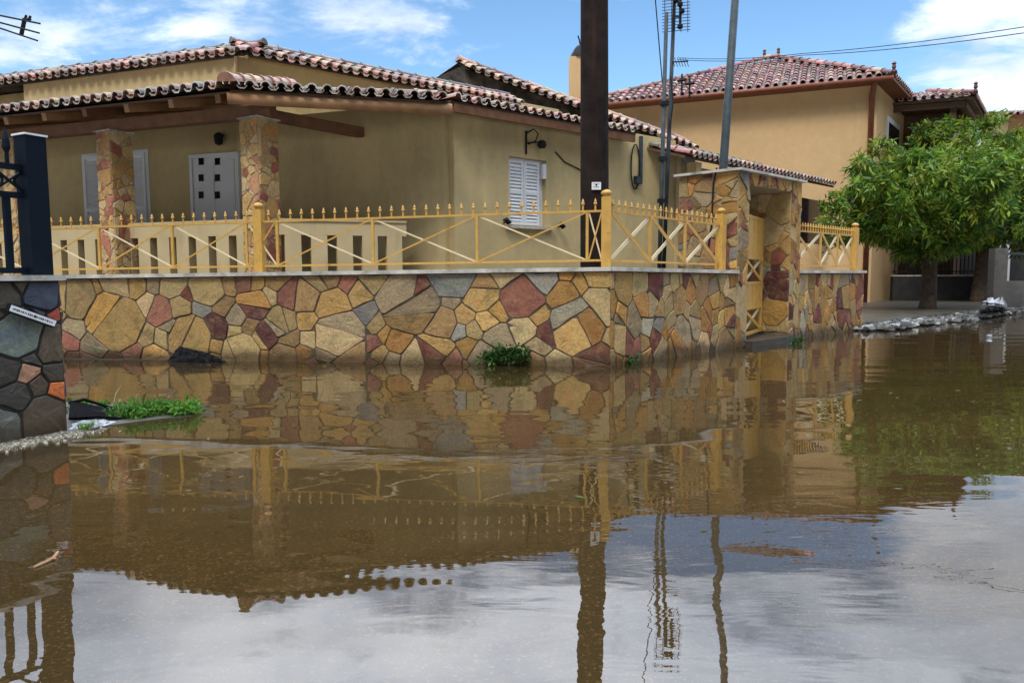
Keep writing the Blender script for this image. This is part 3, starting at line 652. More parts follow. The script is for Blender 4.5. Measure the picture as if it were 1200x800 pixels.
# pillars of the porch
pil0 = V(*at(305, 250, 10.5)[:2]); PF = FD
corners = [pil0, pil0 + PF * hit(133, 250, pil0, PF)[0], pil0 + PF * hit(20, 250, pil0, PF)[0]]
def pillar(c, size, seed, ztop):
    fa = Fr(c, unit(V(-0.86, 0.51))); fb = Fr(c, unit(V(0.51, 0.86)), unit(V(0.86, -0.51)))
    m = MB(); m.poly_prism([tuple(c), tuple(c + fa.u * size), tuple(c + fa.u * size + fb.u * size), tuple(c + fb.u * size)], 0.3, ztop)
    s = MB()
    p = m.build('pillar', M['mortar_pale'], house)
    stones(s, fa, 0, size, 0.6, ztop - 0.002, 0.0, 0.26, seed, gap=0.014, relief=0.012, pick=pick_pillar)
    stones(s, fb, 0, size, 0.6, ztop - 0.002, 0.0, 0.26, seed + 50, gap=0.014, relief=0.012, pick=pick_pillar); s.build('stone_facing', M['stone'], p)
    m = MB(); m.poly_prism([tuple(c - fa.u * 0.03 - fb.u * 0.03), tuple(c + fa.u * (size + 0.03) - fb.u * 0.03), tuple(c + fa.u * (size + 0.03) + fb.u * (size + 0.03)), tuple(c - fa.u * 0.03 + fb.u * (size + 0.03))], ztop, ztop + 0.02); m.build('cap', M['concrete'], p)
for i, c in enumerate(corners): pillar(c, 0.36, 100 + i * 7, 3.20 + 0.0 * i)

# balustrade: blocks and slots
def balustrade(fr, u0, u1, zt, n0, name='balustrade'):
    m = MB(); thk = 0.16
    m.box(fr, u0, u1, n0 - thk, n0, zt - 0.20, zt); m.box(fr, u0, u1, n0 - thk, n0, YARD - 0.5, YARD + 0.12)
    u = u0; n = max(1, int((u1 - u0) / 0.36)); step = (u1 - u0) / n
    for i in range(n):
        a = u0 + i * step
        m.box(fr, a + 0.07, a + step - 0.07, n0 - thk, n0 - 0.001, YARD + 0.12, zt - 0.20)
    m.box(fr, u0 - 0.0, u1 + 0.0, n0 - thk - 0.02, n0 + 0.02, zt, zt + 0.03)
    m.build(name, M['cream'], house)
frB = Fr(pil0, PF, NF); balustrade(frB, -0.05, hit(-140, 280, pil0, PF)[0], 1.80, -0.24)
pe = V(*at(477, 290, 11.35)[:2]); ps = pil0 + unit(V(0.51, 0.86)) * 0.20 + unit(V(0.86, -0.51)) * 0.0
frB2 = Fr(ps, pe - ps); balustrade(frB2, 0.10, np.linalg.norm(pe - ps), 1.80, -0.02)

# porch back wall: door and long shuttered window
da, dz = hit(279, 183, K, FD); db, _ = hit(228, 183, K, FD)
m = MB(); m.box(frP, da, db, 0.0, 0.05, YARD, dz); d = m.build('door', M['white'], house)
m = MB(); fw = 0.07
m.box(frP, da - 0.06, da, 0.0, 0.08, YARD, dz + 0.06); m.box(frP, db, db + 0.06, 0.0, 0.08, YARD, dz + 0.06); m.box(frP, da, db, 0.0, 0.08, dz, dz + 0.06); m.build('frame', M['white'], d)
mid = (da + db) / 2
for (c0_, c1_) in ((da + 0.04, mid - 0.02), (mid + 0.02, db - 0.04)):
    m = MB(); m.box(frP, c0_, c1_, 0.05, 0.065, YARD + 0.05, dz - 0.05); m.build('leaf', M['white'], d)
m = MB(); m.box(frP, mid + 0.05, mid + 0.09, 0.065, 0.085, YARD + .95, YARD + 1.15); m.tube([frP.P(mid + .07, .085, YARD + 1.07), frP.P(mid + .07, .115, YARD + 1.07), frP.P(mid + .18, .115, YARD + 1.07)], .009, 6); m.build('handle', M['darkmetal'], d)
for px in (239, 258):
    for py in (190, 209, 229):
        u, z = hit(px, py, K, FD); m = MB(); m.box(frP, u - 0.055, u + 0.055, 0.063, 0.070, z - 0.06, z + 0.06); m.build('pane', M['glass'], d)
a, zt1 = hit(174, 175, K, FD); b, _ = hit(96, 175, K, FD)
m = MB(); m.box(frP, a, b, 0, 0.02, 1.25, zt1); wo = m.build('window', M['white'], house)
for q0, q1 in ((a + 0.06, a + 0.06 + (b - a - 0.12) / 3), (a + 0.06 + (b - a - 0.12) / 3 + 0.01, a + 0.06 + 2 * (b - a - 0.12) / 3), (a + 0.06 + 2 * (b - a - 0.12) / 3 + 0.01, b - 0.06)):
    m = MB(); louvres(m, frP, q0, q1, 1.28, zt1 - 0.05, 0.02, 0.055); m.build('shutter', M['white'], wo)
u, z = hit(262, 166, K, FD); m = MB(); m.lathe(frP.P(u, 0.12, z - 0.08), [(0.02, 0), (0.07, 0.03), (0.085, 0.16), (0.03, 0.21)], 8); m.bar(frP.P(u, 0, z + 0.1), frP.P(u, 0.13, z + 0.1), 0.03, 0.03); m.build('porch_lamp', M['darkmetal'], house)

# porch roof
E0 = at(265, 101, 10.0); E1 = at(527, 116, 10.75); e_dir = unit(V(*(E1 - E0)[:2])); EL = np.linalg.norm((E1 - E0)[:2])
zE = E0[2]; sl = math.tan(math.radians(13.0))
inL = -NF; inR = V(-e_dir[1], e_dir[0])
depL = np.dot((K - E0[:2]), -NF)
VL = unit(V(inL[0], inL[1], sl)); VR = unit(V(inR[0], inR[1], sl * 0.86)); cosL = 1 / math.sqrt(1 + sl * sl)
LL = hit(-200, 130, E0[:2], FD)[0]
hipd = unit(inL * 1.0 + inR * 1.0)
def to_wall(p, d):   # plan distance from p along d to the porch back wall
    return np.dot(K - p, -NF) / np.dot(d, -NF)
mb = MB()
kl = np.dot(hipd, FD) / np.dot(hipd, inL); kr = np.dot(hipd, e_dir) / np.dot(hipd, inR)
tile_roof(mb, E0, V(FD[0], FD[1], 0), VL, 0.0, LL, lambda u: 0.0, lambda u: min(depL / cosL, (u / kl) if kl > 1e-3 else 99), TERRA + TERRA_GREY[:2], rngT)
tile_roof(mb, E0, V(e_dir[0], e_dir[1], (E1[2] - E0[2]) / EL), VR, 0.0, EL, lambda u: 0.0, lambda u: max(0.25, min(to_wall(E0[:2] + e_dir * u, inR) - 0.02, (u / kr) if kr > 1e-3 else 99)), TERRA_GREY + TERRA[:3], rngT)
hl = to_wall(E0[:2], hipd); caps(mb, E0 + V(0, 0, 0.06), V(E0[0] + hipd[0] * hl, E0[1] + hipd[1] * hl, zE + depL * sl + 0.08), 0.11, TERRA, rngT)
w0 = E0[:2] + e_dir * 0.35; l0 = to_wall(w0, inR); w1 = E0[:2] + e_dir * EL; l1 = to_wall(w1, inR)
caps(mb, P2(w0 + inR * l0, zE + l0 * sl * 0.86 + 0.05), P2(w1 + inR * l1, E1[2] + l1 * sl * 0.86 + 0.06), 0.10, TERRA_GREY, rngT)
porch = mb.build('porch_roof', M['tile'], house)
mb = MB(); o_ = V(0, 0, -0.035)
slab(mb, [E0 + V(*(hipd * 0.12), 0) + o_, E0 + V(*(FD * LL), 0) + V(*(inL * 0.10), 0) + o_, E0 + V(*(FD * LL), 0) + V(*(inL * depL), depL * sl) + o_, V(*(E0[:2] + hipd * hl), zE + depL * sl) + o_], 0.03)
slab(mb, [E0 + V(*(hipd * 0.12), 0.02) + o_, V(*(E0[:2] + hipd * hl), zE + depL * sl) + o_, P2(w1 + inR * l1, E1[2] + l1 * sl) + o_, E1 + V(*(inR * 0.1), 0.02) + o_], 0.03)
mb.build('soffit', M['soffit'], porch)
for i in range(12):
    u = 0.25 + i * 0.80; s0 = E0[:2] + FD * u + inL * 0.12; s1 = s0 + inL * (depL - 0.14)
    if i == 0: s1 = s0 + inL * 1.6
    m = MB(); m.bar(P2(s0, zE - 0.115), P2(s1, zE - 0.115 + sl * np.linalg.norm(s1 - s0)), 0.085, 0.11); m.build('rafter', M['wood_pale' if i % 3 else 'wood'], porch)
for i in range(4):
    u = 0.3 + i * 0.75; s0 = E0[:2] + e_dir * u + inR * 0.22; l_ = max(0.3, to_wall(s0, inR) - 0.05); s1 = s0 + inR * l_
    m = MB(); m.bar(P2(s0, zE - 0.12), P2(s1, zE - 0.12 + sl * l_), 0.08, 0.10); m.build('rafter', M['wood'], porch)
m = MB(); pb = pil0 + unit(V(-0.86, 0.51)) * 0.14 + unit(V(0.51, 0.86)) * 0.14
m.bar(P2(pb - PF * 0.25, 3.30), P2(pb + PF * 9, 3.30), 0.16, 0.17); m.build('beam', M['wood'], porch)
m = MB(); s0 = E0[:2] + inR * 0.13 + e_dir * 0.0; s1 = E1[:2] + inR * 0.13 + e_dir * 0.05
m.tube([P2(s0, zE - 0.118), P2(s1, E1[2] - 0.118)], [0.085, 0.08], 10); m.build('fascia_pole', M['wood_pale'], porch, True)
bd = unit(V(0.62, 0.78)); m = MB(); m.bar(P2(pb, 3.29), P2(pb + bd * to_wall(pb, bd), 3.29), 0.14, 0.15); m.build('beam', M['wood'], porch)

# upper block: eaves skirt of tiles with ridge caps round a flat roof
def skirt(c, d, ln, zi, run, slope, pal, outward, over, row_w=0.21, cappal=TERRA_GREY, name='roof_edge', both=None, cap_r=0.085):
    o = P2(c + outward * over, zi); Uv = V(d[0], d[1], 0); Vv = unit(V(-outward[0], -outward[1], math.tan(math.radians(slope))))
    m = MB(); tile_roof(m, o, Uv, Vv, 0.0, ln, lambda u: 0.0, lambda u: run, pal, rngT, w=row_w, Lt=0.34)
    top = o + Vv * run; caps(m, top + V(0, 0, 0.03), top + Uv * ln + V(0, 0, 0.03), cap_r, cappal, rngT, 0.42)
    ob = m.build(name, M['tile'], house)
    m = MB(); z = V(0, 0, -0.03); slab(m, [o + z + Vv * 0.08, o + Uv * ln + z + Vv * 0.08, o + Uv * ln + Vv * run + z, o + Vv * run + z], 0.05)
    bk = V(-outward[0], -outward[1], 0); slab(m, [top, top + Uv * ln, top + Uv * ln + bk * 4, top + bk * 4], 0.1)
    m.build('soffit', M['dark_render'], ob); return ob
ov = 0.38
up0 = at(285, 61, 12.75)
zU = up0[2]
upd = FD; urd = RD
skirt(up0[:2], FD, 9.0, zU, 0.62, 25, TERRA + TERRA_GREY[:1], NF, 0.0, name='upper_roof')
skirt(up0[:2], RD, 6.2, zU, 0.62, 25, TERRA, NR, 0.0, name='upper_roof', cappal=TERRA_GREY)
# wall beam under the upper eave and the pipe on the corner
m = MB(); m.tube([P2(Mc + NF * 0.07 + RD * 0.03, 3.9), P2(Mc + NF * 0.07 + RD * 0.03, 4.70), P2(up0[:2] + inL * 0.1, zU - 0.05)], 0.03, 8); m.build('downpipe', M['cream'], house, True)

# wing roof over the shuttered facade
wn = NR; we0 = at(562, 126, 11.25); a0 = hit(550, 122, K, RD)[0]; ov = 0.34
oW = P2(K + RD * (-0.25) + NR * ov, 3.60); LW = hit(748, 158, K + NR * ov, RD)[0] + 0.25
VW = unit(V(-NR[0], -NR[1], math.tan(math.radians(7.0))))
mb = MB(); tile_roof(mb, oW, V(RD[0], RD[1], 0), VW, 0.0, LW, lambda u: 0.0, lambda u: 3.2, TERRA + TERRA_GREY[:1], rngT, w=0.185, rimk=1.25)
wr = mb.build('wing_roof', M['tile'], house)
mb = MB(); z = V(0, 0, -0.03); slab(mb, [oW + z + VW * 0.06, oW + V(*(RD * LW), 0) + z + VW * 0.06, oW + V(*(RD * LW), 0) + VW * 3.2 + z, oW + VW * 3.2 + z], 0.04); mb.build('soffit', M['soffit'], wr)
mb = MB(); f0 = oW + VW * 0.05 + V(0, 0, -0.13); mb.bar(f0 + V(*(RD * 0.05), 0), f0 + V(*(RD * (LW - 0.05)), 0), 0.05, 0.12); mb.build('fascia', M['wood'], wr)
for i in range(6):
    u = 0.5 + i * 0.66; s = oW[:2] + RD * u - NR * 0.09
    m = MB(); m.bar(P2(s, 3.50), P2(s - NR * 0.28, 3.54), 0.06, 0.08); m.build('rafter_end', M['wood_pale'], wr)

# second raised roof edge with a stained wall below
q1 = at(545, 82, 18.2); q2 = at(815, 177, 21.6); qd = unit((q2 - q1)[:2]); ql = np.linalg.norm((q2 - q1)[:2]); qo = V(qd[1], -qd[0]); qo = qo if np.dot(qo, -q1[:2]) > 0 else -qo
Uq = unit(q2 - q1); Vq = unit(V(-qo[0], -qo[1], math.tan(math.radians(26))))
m = MB(); tile_roof(m, q1 + V(*(qo * 0.16), 0), Uq, Vq, 0, np.linalg.norm(q2 - q1), lambda u: 0.0, lambda u: 0.68, TERRA, rngT, w=0.25)
tq = q1 + V(*(qo * 0.16), 0) + Vq * 0.68; caps(m, tq + V(0, 0, .03), tq + Uq * np.linalg.norm(q2 - q1) + V(0, 0, .03), 0.12, TERRA, rngT, 0.5)
lb = unit(V(FD[0] * 0.6, FD[1] * 0.6, -0.30)); tile_roof(m, tq + V(0, 0, -0.02), Uq, lb, 0, 1.2, lambda u: 0, lambda u: 0.95, TERRA_GREY, rngT, w=0.25)
rr = m.build('rear_roof', M['tile'], house)
m = MB(); bw = -qo * 0.25
m.hexa([P2(q1[:2], 3.2), P2(q2[:2], 2.6), P2(q2[:2] + bw, 2.6), P2(q1[:2] + bw, 3.2), P2(q1[:2], q1[2] + 0.04), P2(q2[:2], q2[2] + 0.04), P2(q2[:2] + bw, q2[2] + 0.04), P2(q1[:2] + bw, q1[2] + 0.04)])
e_ = q1[:2] + FD * 0.72; m.hexa([P2(q1[:2], 3.2), P2(q1[:2] + bw, 3.2), P2(e_ + bw, 3.2), P2(e_, 3.2), P2(q1[:2], q1[2] + 0.12), P2(q1[:2] + bw, q1[2] + 0.12), P2(e_ + bw, q1[2] - 0.10), P2(e_, q1[2] - 0.10)])
m.build('gable_wall', M['dark_render'], rr)

# chimney
m = MB(); c0 = at(668, 66, 21.5); c1 = at(694, 66, 21.5); zb = at(680, 135, 21.5)[2]; m.box(Fr(c0[:2], (1, 0), (0, -1)), 0, c1[0] - c0[0], -0.5, 0, zb, c0[2]); ch = m.build('chimney', M['plaster_tan'], house)
cc = V(*((c0[:2] + c1[:2]) / 2 + V(0, 0.25)), c0[2]); m = MB(); m.lathe(cc, [(0.31, 0), (0.26, 0.12), (0.17, 0.27), (0.11, 0.34), (0.02, 0.38)], 10); m.tube([cc + V(0, 0, 0.36), cc + V(-0.03, 0, 0.52), cc + V(-0.07, 0, 0.63)], 0.022, 6); m.build('cap', M['darkmetal'], ch)

# long low lean-to behind the gateway
l0 = at(806, 181, 13.9); l1 = at(980, 217, 19.5); ldir = unit((l1 - l0)[:2]); lo_ = V(ldir[1], -ldir[0]); lo_ = lo_ if np.dot(lo_, -l0[:2]) > 0 else -lo_
Ul = unit(l1 - l0); Vl = unit(V(-lo_[0], -lo_[1], math.tan(math.radians(17)))); LLn = np.linalg.norm(l1 - l0)
m = MB(); tile_roof(m, l0, Ul, Vl, 0, LLn, lambda u: 0, lambda u: 2.0, TERRA_GREY + TERRA, rngT, w=0.2, rimk=1.1)
tl = l0 + Vl * 2.0; caps(m, tl + V(0, 0, .03), tl + Ul * LLn + V(0, 0, .03), 0.1, TERRA_GREY, rngT)
lr = m.build('side_roof', M['tile'], house)
m = MB(); slab(m, [l0 + Vl * 0.06 + V(0, 0, -.03), l0 + Ul * LLn + Vl * 0.06 + V(0, 0, -.03), l0 + Ul * LLn + Vl * 2 + V(0, 0, -.03), l0 + Vl * 2 + V(0, 0, -.03)], 0.05); m.build('soffit', M['soffit'], lr)
m = MB(); i0 = l0[:2] - lo_ * 1.9; m.poly_prism([tuple(i0), tuple(i0 + ldir * (LLn - 0.2)), tuple(i0 + ldir * (LLn - 0.2) - lo_ * 0.3), tuple(i0 - lo_ * 0.3)], 0.3, l0[2] + 0.35); m.build('side_wall', M['plaster'], house)
m = MB(); g0 = l0[:2] - lo_ * 0.15; m.box(Fr(g0 + ldir * 0.6, ldir), 0, 0.2, -0.2, 0, 0.3, l0[2] - 0.05); m.build('side_post', M['cream'], house)
i1 = Fr(i0, ldir, lo_)
m = MB(); a = hit(938, 245, i0, ldir)[0]; m.box(i1, a - 0.6, a + 2.6, 0, 0.04, 1.95, 3.3); m.build('side_shade', M['glass'], house)  # dark panel standing in for the shade under the lean-to eave

# ------------------------------------------------------------------ the tan two-storey house behind
H2F = unit(V(-0.923, 0.385)); H2R = unit(V(0.60, 0.80)); C2 = V(*at(1027, 150, 24.0)[:2])
h2 = thing('tan_house', 'tan two-storey house with red hipped tile roof and covered balcony behind the corner house', 'house', (C2[0], C2[1], 0))
n2 = V(-0.385, -0.923); LF = hit(690, 130, C2, H2F)[0]; ze = at(1027, 96, 24.0)[2]; n2r = V(H2R[1], -H2R[0])
m = MB(); m.poly_prism([tuple(C2), tuple(C2 + H2F * LF), tuple(C2 + H2F * LF + H2R * 9), tuple(C2 + H2R * 9)], -0.1, ze); m.build('wall', M['plaster_tan'], h2)
ov2 = 0.45; ec = C2 + n2 * ov2 + n2r * (ov2 * 0.9); zev = ze + 0.02
ecr = P2(ec, zev); wL = LF + 2 * ov2
sl2 = math.tan(math.radians(25)); V2 = unit(V(-n2[0], -n2[1], sl2)); c2_ = math.cos(math.radians(25))
# apex where seen
ua, _ = hit(893, 62, ec, H2F)
half = 4.3
uA0, uA1 = ua - 0.25, ua + 0.25
m = MB(); rg2 = random.Random(4)
tile_roof(m, ecr, V(*H2F, 0), V2, 0.0, wL, lambda u: 0.0, lambda u: max(0.0, min(1.0, u / uA0, (wL - u) / (wL - uA1))) * half / c2_, TERRA_RED, rg2, w=0.27, Lt=0.40)
apA = P2(ec + H2F * uA0 - n2 * half, zev + half * sl2); apB = P2(ec + H2F * uA1 - n2 * half, zev + half * sl2); elf = P2(ec + H2F * wL, zev)
caps(m, ecr + V(0, 0, .05), apA + V(0, 0, .05), 0.12, TERRA_RED, rg2, 0.45); caps(m, elf + V(0, 0, .05), apB + V(0, 0, .05), 0.12, TERRA_RED, rg2, 0.45); caps(m, apA + V(0, 0, .06), apB + V(0, 0, .06), 0.14, TERRA_RED, rg2, 0.3)
# right hip face
er1 = P2(ec + H2R * 8.6, zev); s_in = -n2r; uR = V(*H2R, 0)
t_ap = np.dot(apA[:2] - ec, H2R); d_ap = np.dot(apA[:2] - ec, s_in); VR2 = unit(V(s_in[0], s_in[1], half * sl2 / max(d_ap, 0.5)))
lenR = np.linalg.norm(V(s_in[0], s_in[1], half * sl2 / max(d_ap, 0.5))) * d_ap
tile_roof(m, ecr, uR, VR2, 0.0, 8.6, lambda u: 0.0, lambda u: max(0.0, min(1.0, u / max(t_ap, .1), (8.6 - u) / max(8.6 - t_ap, .1))) * lenR, TERRA_RED, rg2, w=0.27, Lt=0.40)
caps(m, er1 + V(0, 0, .05), apA + V(0, 0, .05), 0.12, TERRA_RED, rg2, 0.45)
for p in (apA, apB, ecr): m.lathe(p + V(0, 0, 0.12), [(0.06, 0), (0.035, 0.06), (0.065, 0.12), (0.055, 0.18), (0.04, .2), (0.075, 0.24), (0.02, 0.30)], 8, TERRA_RED[4])
r2 = m.build('roof', M['tile'], h2)
m = MB(); dz_ = V(0, 0, -0.03)
slab(m, [ecr + dz_, elf + dz_, P2(ec + H2F * wL + H2R * 8.6, zev) + dz_, er1 + dz_], 0.09); m.build('soffit', M['rust'], r2)
m = MB(); g = ecr + V(*(n2 * 0.03), -0.07); m.tube([g, g + V(*(H2F * wL), 0)], 0.075, 8); m.build('gutter', M['rust'], r2, True)
m = MB(); dp = C2 + n2 * 0.07 + H2F * 0.16; m.tube([P2(ec - n2 * 0.1 + H2F * 0.5, zev - 0.1), P2(dp, zev - 0.45), P2(dp, 0.1)], 0.085, 8); m.build('downpipe', M['rust'], h2, True)
f2r = Fr(C2, H2R, n2r)
a, z1 = hit(1039, 136, C2, H2R); b, z0 = hit(1052, 178, C2, H2R)
m = MB(); m.box(f2r, a, b, 0.0, 0.05, z0, z1); wv = m.build('window', M['white'], h2); m = MB(); m.box(f2r, a + 0.18, b - 0.18, 0.05, 0.06, z0 + 0.12, z1 - 0.18); m.build('pane', M['glass'], wv)
# balcony roof
G0 = at(1035, 120, 26.0); G1 = at(1143, 111, 25.0); gdir = unit((G1 - G0)[:2]); gl_ = np.linalg.norm((G1 - G0)[:2]); gin = V(-gdir[1], gdir[0]); 
slg = 0.36; VG = unit(V(gin[0], gin[1], slg)); cg = 1 / math.sqrt(1 + slg * slg)
zg = (G0[2] + G1[2]) / 2; Gc = P2(G1[:2], zg); runG = 1.15
m = MB(); tile_roof(m, P2(G0[:2], zg), V(*gdir, 0), VG, 0.0, gl_, lambda u: 0, lambda u: min(runG, (gl_ - u) * 0.9) / cg, TERRA_RED, rg2, w=0.27, Lt=0.40)
caps(m, Gc + V(0, 0, .05), P2(G1[:2] - gdir * runG / 0.9 + gin * runG, zg + runG * slg + .05), 0.12, TERRA_RED, rg2)
gb = H2R; gout = V(H2R[1], -H2R[0]); VG2 = unit(V(-gout[0], -gout[1], slg))
tile_roof(m, Gc, V(*gb, 0), VG2, 0.0, 6.5, lambda u: 0, lambda u: min(2.6, u * 0.9 + 0.05), TERRA_RED, rg2, w=0.27, Lt=0.40)
m.lathe(Gc + V(0, 0, 0.12), [(0.06, 0), (0.035, 0.06), (0.065, 0.12), (0.055, 0.18), (0.04, .2), (0.075, 0.24), (0.02, 0.30)], 8, TERRA_RED[4])
br = m.build('balcony_roof', M['tile'], h2)
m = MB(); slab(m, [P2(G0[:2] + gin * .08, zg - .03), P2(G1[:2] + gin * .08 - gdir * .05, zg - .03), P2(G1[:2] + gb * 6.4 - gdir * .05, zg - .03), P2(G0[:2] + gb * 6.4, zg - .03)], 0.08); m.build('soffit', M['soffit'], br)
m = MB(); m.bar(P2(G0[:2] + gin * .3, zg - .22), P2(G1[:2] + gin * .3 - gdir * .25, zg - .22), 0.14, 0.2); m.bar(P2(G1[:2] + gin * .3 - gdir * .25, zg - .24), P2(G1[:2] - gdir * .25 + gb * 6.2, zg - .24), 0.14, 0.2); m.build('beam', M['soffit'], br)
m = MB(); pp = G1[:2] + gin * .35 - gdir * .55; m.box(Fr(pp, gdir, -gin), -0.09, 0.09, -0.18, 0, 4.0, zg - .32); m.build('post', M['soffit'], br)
m = MB(); m.poly_prism([tuple(G0[:2] + gin * .3), tuple(G1[:2] + gin * .3 - gdir * .25), tuple(G1[:2] + gb * 6 - gdir * .25), tuple(G0[:2] + gb * 6)], 3.55, 3.8); m.build('balcony_floor', M['plaster_tan'], h2)
m = MB(); f4 = Fr(G0[:2] + gin * .3, gdir, -gin); m.box(f4, 0, gl_ - .25, -.1, 0, 3.8, 4.7); m.build('balcony_wall', M['plaster_tan'], h2)
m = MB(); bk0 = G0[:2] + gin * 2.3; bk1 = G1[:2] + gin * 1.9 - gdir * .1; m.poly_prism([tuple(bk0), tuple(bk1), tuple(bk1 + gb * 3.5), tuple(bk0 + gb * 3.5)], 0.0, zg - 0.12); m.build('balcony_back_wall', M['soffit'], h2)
# little antenna bits on the tan roof
for px, py, hh in ((799, 103, 0.45), (808, 108, 0.5)):
    p = at(px, py, 25.6); m = MB(); m.tube([p + V(0, 0, -0.2), p + V(0, 0, hh)], 0.03, 6); m.tube([p + V(-0.15, 0, hh * .5), p + V(0.15, 0, hh * .6)], 0.05, 6); m.build('roof_vent', M['darkmetal'], h2)

# far house at the right edge
h3c = at(1172, 135, 33.0); h3 = thing('far_house', 'distant house with dark red roof edge above the tree at right', 'house', (h3c[0], h3c[1], 0))
f3 = Fr(h3c[:2], (1, -0.25)); m = MB(); m.box(f3, 0.5, 9, -8, -0.5, 0, h3c[2] - 0.05); m.build('wall', M['plaster_tan'], h3)
m = MB(); V3 = unit(V(-f3.n[0], -f3.n[1], 0.2)); tile_roof(m, h3c, V(*f3.u, 0), V3, 0, 9.5, lambda u: 0, lambda u: 4.2, TERRA_RED, rg2, w=0.27, Lt=0.4); r3 = m.build('roof', M['tile'], h3)
m = MB(); slab(m, [h3c + V(0, 0, -.03), h3c + V(*(f3.u * 9.5), -.03), h3c + V(*(f3.u * 9.5), -.03) + V3 * 4.2, h3c + V(0, 0, -.03) + V3 * 4.2], 0.12); m.build('soffit', M['rust'], r3)

# ------------------------------------------------------------------ low walls and railing beyond the trees
w0 = at(1046, 352, 25.3)[:2]; w1 = at(1166, 352, 25.0)[:2]
lw = Fr(w0, w1 - w0); Lw = np.linalg.norm(w1 - w0)
t = thing('low_wall', 'dark low block wall topped by thin railings behind the tree trunks', 'wall', P2(w0, 0))
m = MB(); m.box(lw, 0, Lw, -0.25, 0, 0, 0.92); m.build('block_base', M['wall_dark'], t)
m = MB(); m.box(lw, -0.02, Lw + .02, -0.27, 0.02, 0.921, 0.97); m.build('coping', M['concrete'], t)
src = None
m = MB(); m.box(lw, 0, Lw, -0.14, -0.11, 2.0, 2.04); m.build('rail', M['darkmetal'], t)
m = MB(); m.box(lw, 0, Lw, -0.14, -0.11, 1.06, 1.10); m.build('rail', M['darkmetal'], t)
i = 0; u = 0.08
while u < Lw:
    p = lw.P(u, -0.125, 0.97)
    if src is None: mm = MB(); mm.box(lw, u - .012, u + .012, -0.135, -0.115, 0.97, 2.15); src = mm.build('railing_bar', M['darkmetal'], t); b_ = p
    else: repeat(src, t, p - b_)
    u += 0.125
# pier and grey wall at the far right
g0 = at(1163, 358, 20.6)[:2]; gf = Fr(g0, (1, -0.12))
t = thing('grey_wall', 'grey rendered low wall with a square pier at the right edge', 'wall', P2(g0, 0))
m = MB(); m.box(gf, 0.35, 8, -0.25, -0.03, 0, 0.80); m.build('panel', M['wall_grey'], t)
m = MB(); m.box(gf, 0, 0.34, -0.34, 0, 0, 1.70); m.build('pier', M['wall_grey'], t)
m = MB(); m.box(gf, 0.35, 8, -0.20, -0.14, 1.52, 1.58); m.build('rail', M['galv'], t)
# porch of the tan house under the trees: orange door seen behind the railing
m = MB(); d0 = at(1056, 330, 28.5)[:2]; fd = Fr(d0, (1, -0.1)); m.box(fd, 0, 0.62, -0.05, 0, 0.2, 2.2); m.build('door', M['orange'], h2)
m = MB(); m.box(fd, 0.63, 0.85, -0.06, 0.0, 0.2, 2.3); m.box(fd, -0.3, -0.02, -0.06, 0.0, 0.2, 2.3); m.build('door_frame', M['plaster_tan'], h2)
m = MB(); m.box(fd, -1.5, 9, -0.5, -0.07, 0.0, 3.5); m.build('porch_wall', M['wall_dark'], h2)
m = MB()
for a_ in (3.0, 3.35, 3.7): m.box(fd, a_, a_ + .16, 0.0, 0.06, 0.2, 2.4)
m.build('porch_shutter', M['white'], h2)

# ------------------------------------------------------------------ trees
def leaf_cloud(rng, centres, n_cl, per, Ls, pal, droop=0.35, tipw=0.28):
    vs, fs, cs = [], [], []
    wt = np.array([np.prod(r) ** 0.62 for c, r in centres]); pick_ = rng.choice(len(centres), size=4096, p=wt / wt.sum())
    for _ in range(n_cl):
        c, r = centres[pick_[rng.integers(len(pick_))]]
        d = rng.normal(size=3); d /= np.linalg.norm(d); k = rng.uniform(0.25, 1.12) ** 0.5
        p = c + d * r * k
        base = np.array(pal[rng.integers(len(pal))]) * rng.uniform(0.7, 1.25)
        ax = unit(d * 0.7 + rng.normal(size=3) * 0.5 + V(0, 0, 0.15)); cl = rng.uniform(0.75, 1.3)
        for j in range(per):
            out = unit(ax * 0.55 + rng.normal(size=3) * 0.6); out[2] -= droop * rng.uniform(0.2, 1.3); out = unit(out)
            s = np.cross(out, rng.normal(size=3)); s = unit(s); up = np.cross(out, s); L_ = Ls * cl * rng.uniform(0.6, 1.25); w = L_ * tipw * rng.uniform(0.75, 1.15)
            q = p + rng.normal(size=3) * Ls * 0.35; b = len(vs)
            vs += [q, q + out * L_ * 0.45 + s * w * 0.5 + up * w * .16, q + out * L_ + V(0, 0, -droop * L_ * .25), q + out * L_ * 0.45 - s * w * 0.5 + up * w * .16]
            fs += [[b, b + 1, b + 2], [b, b + 2, b + 3]]; col = tuple(base * rng.uniform(0.8, 1.2)); cs += [col, col]
    return vs, fs, cs
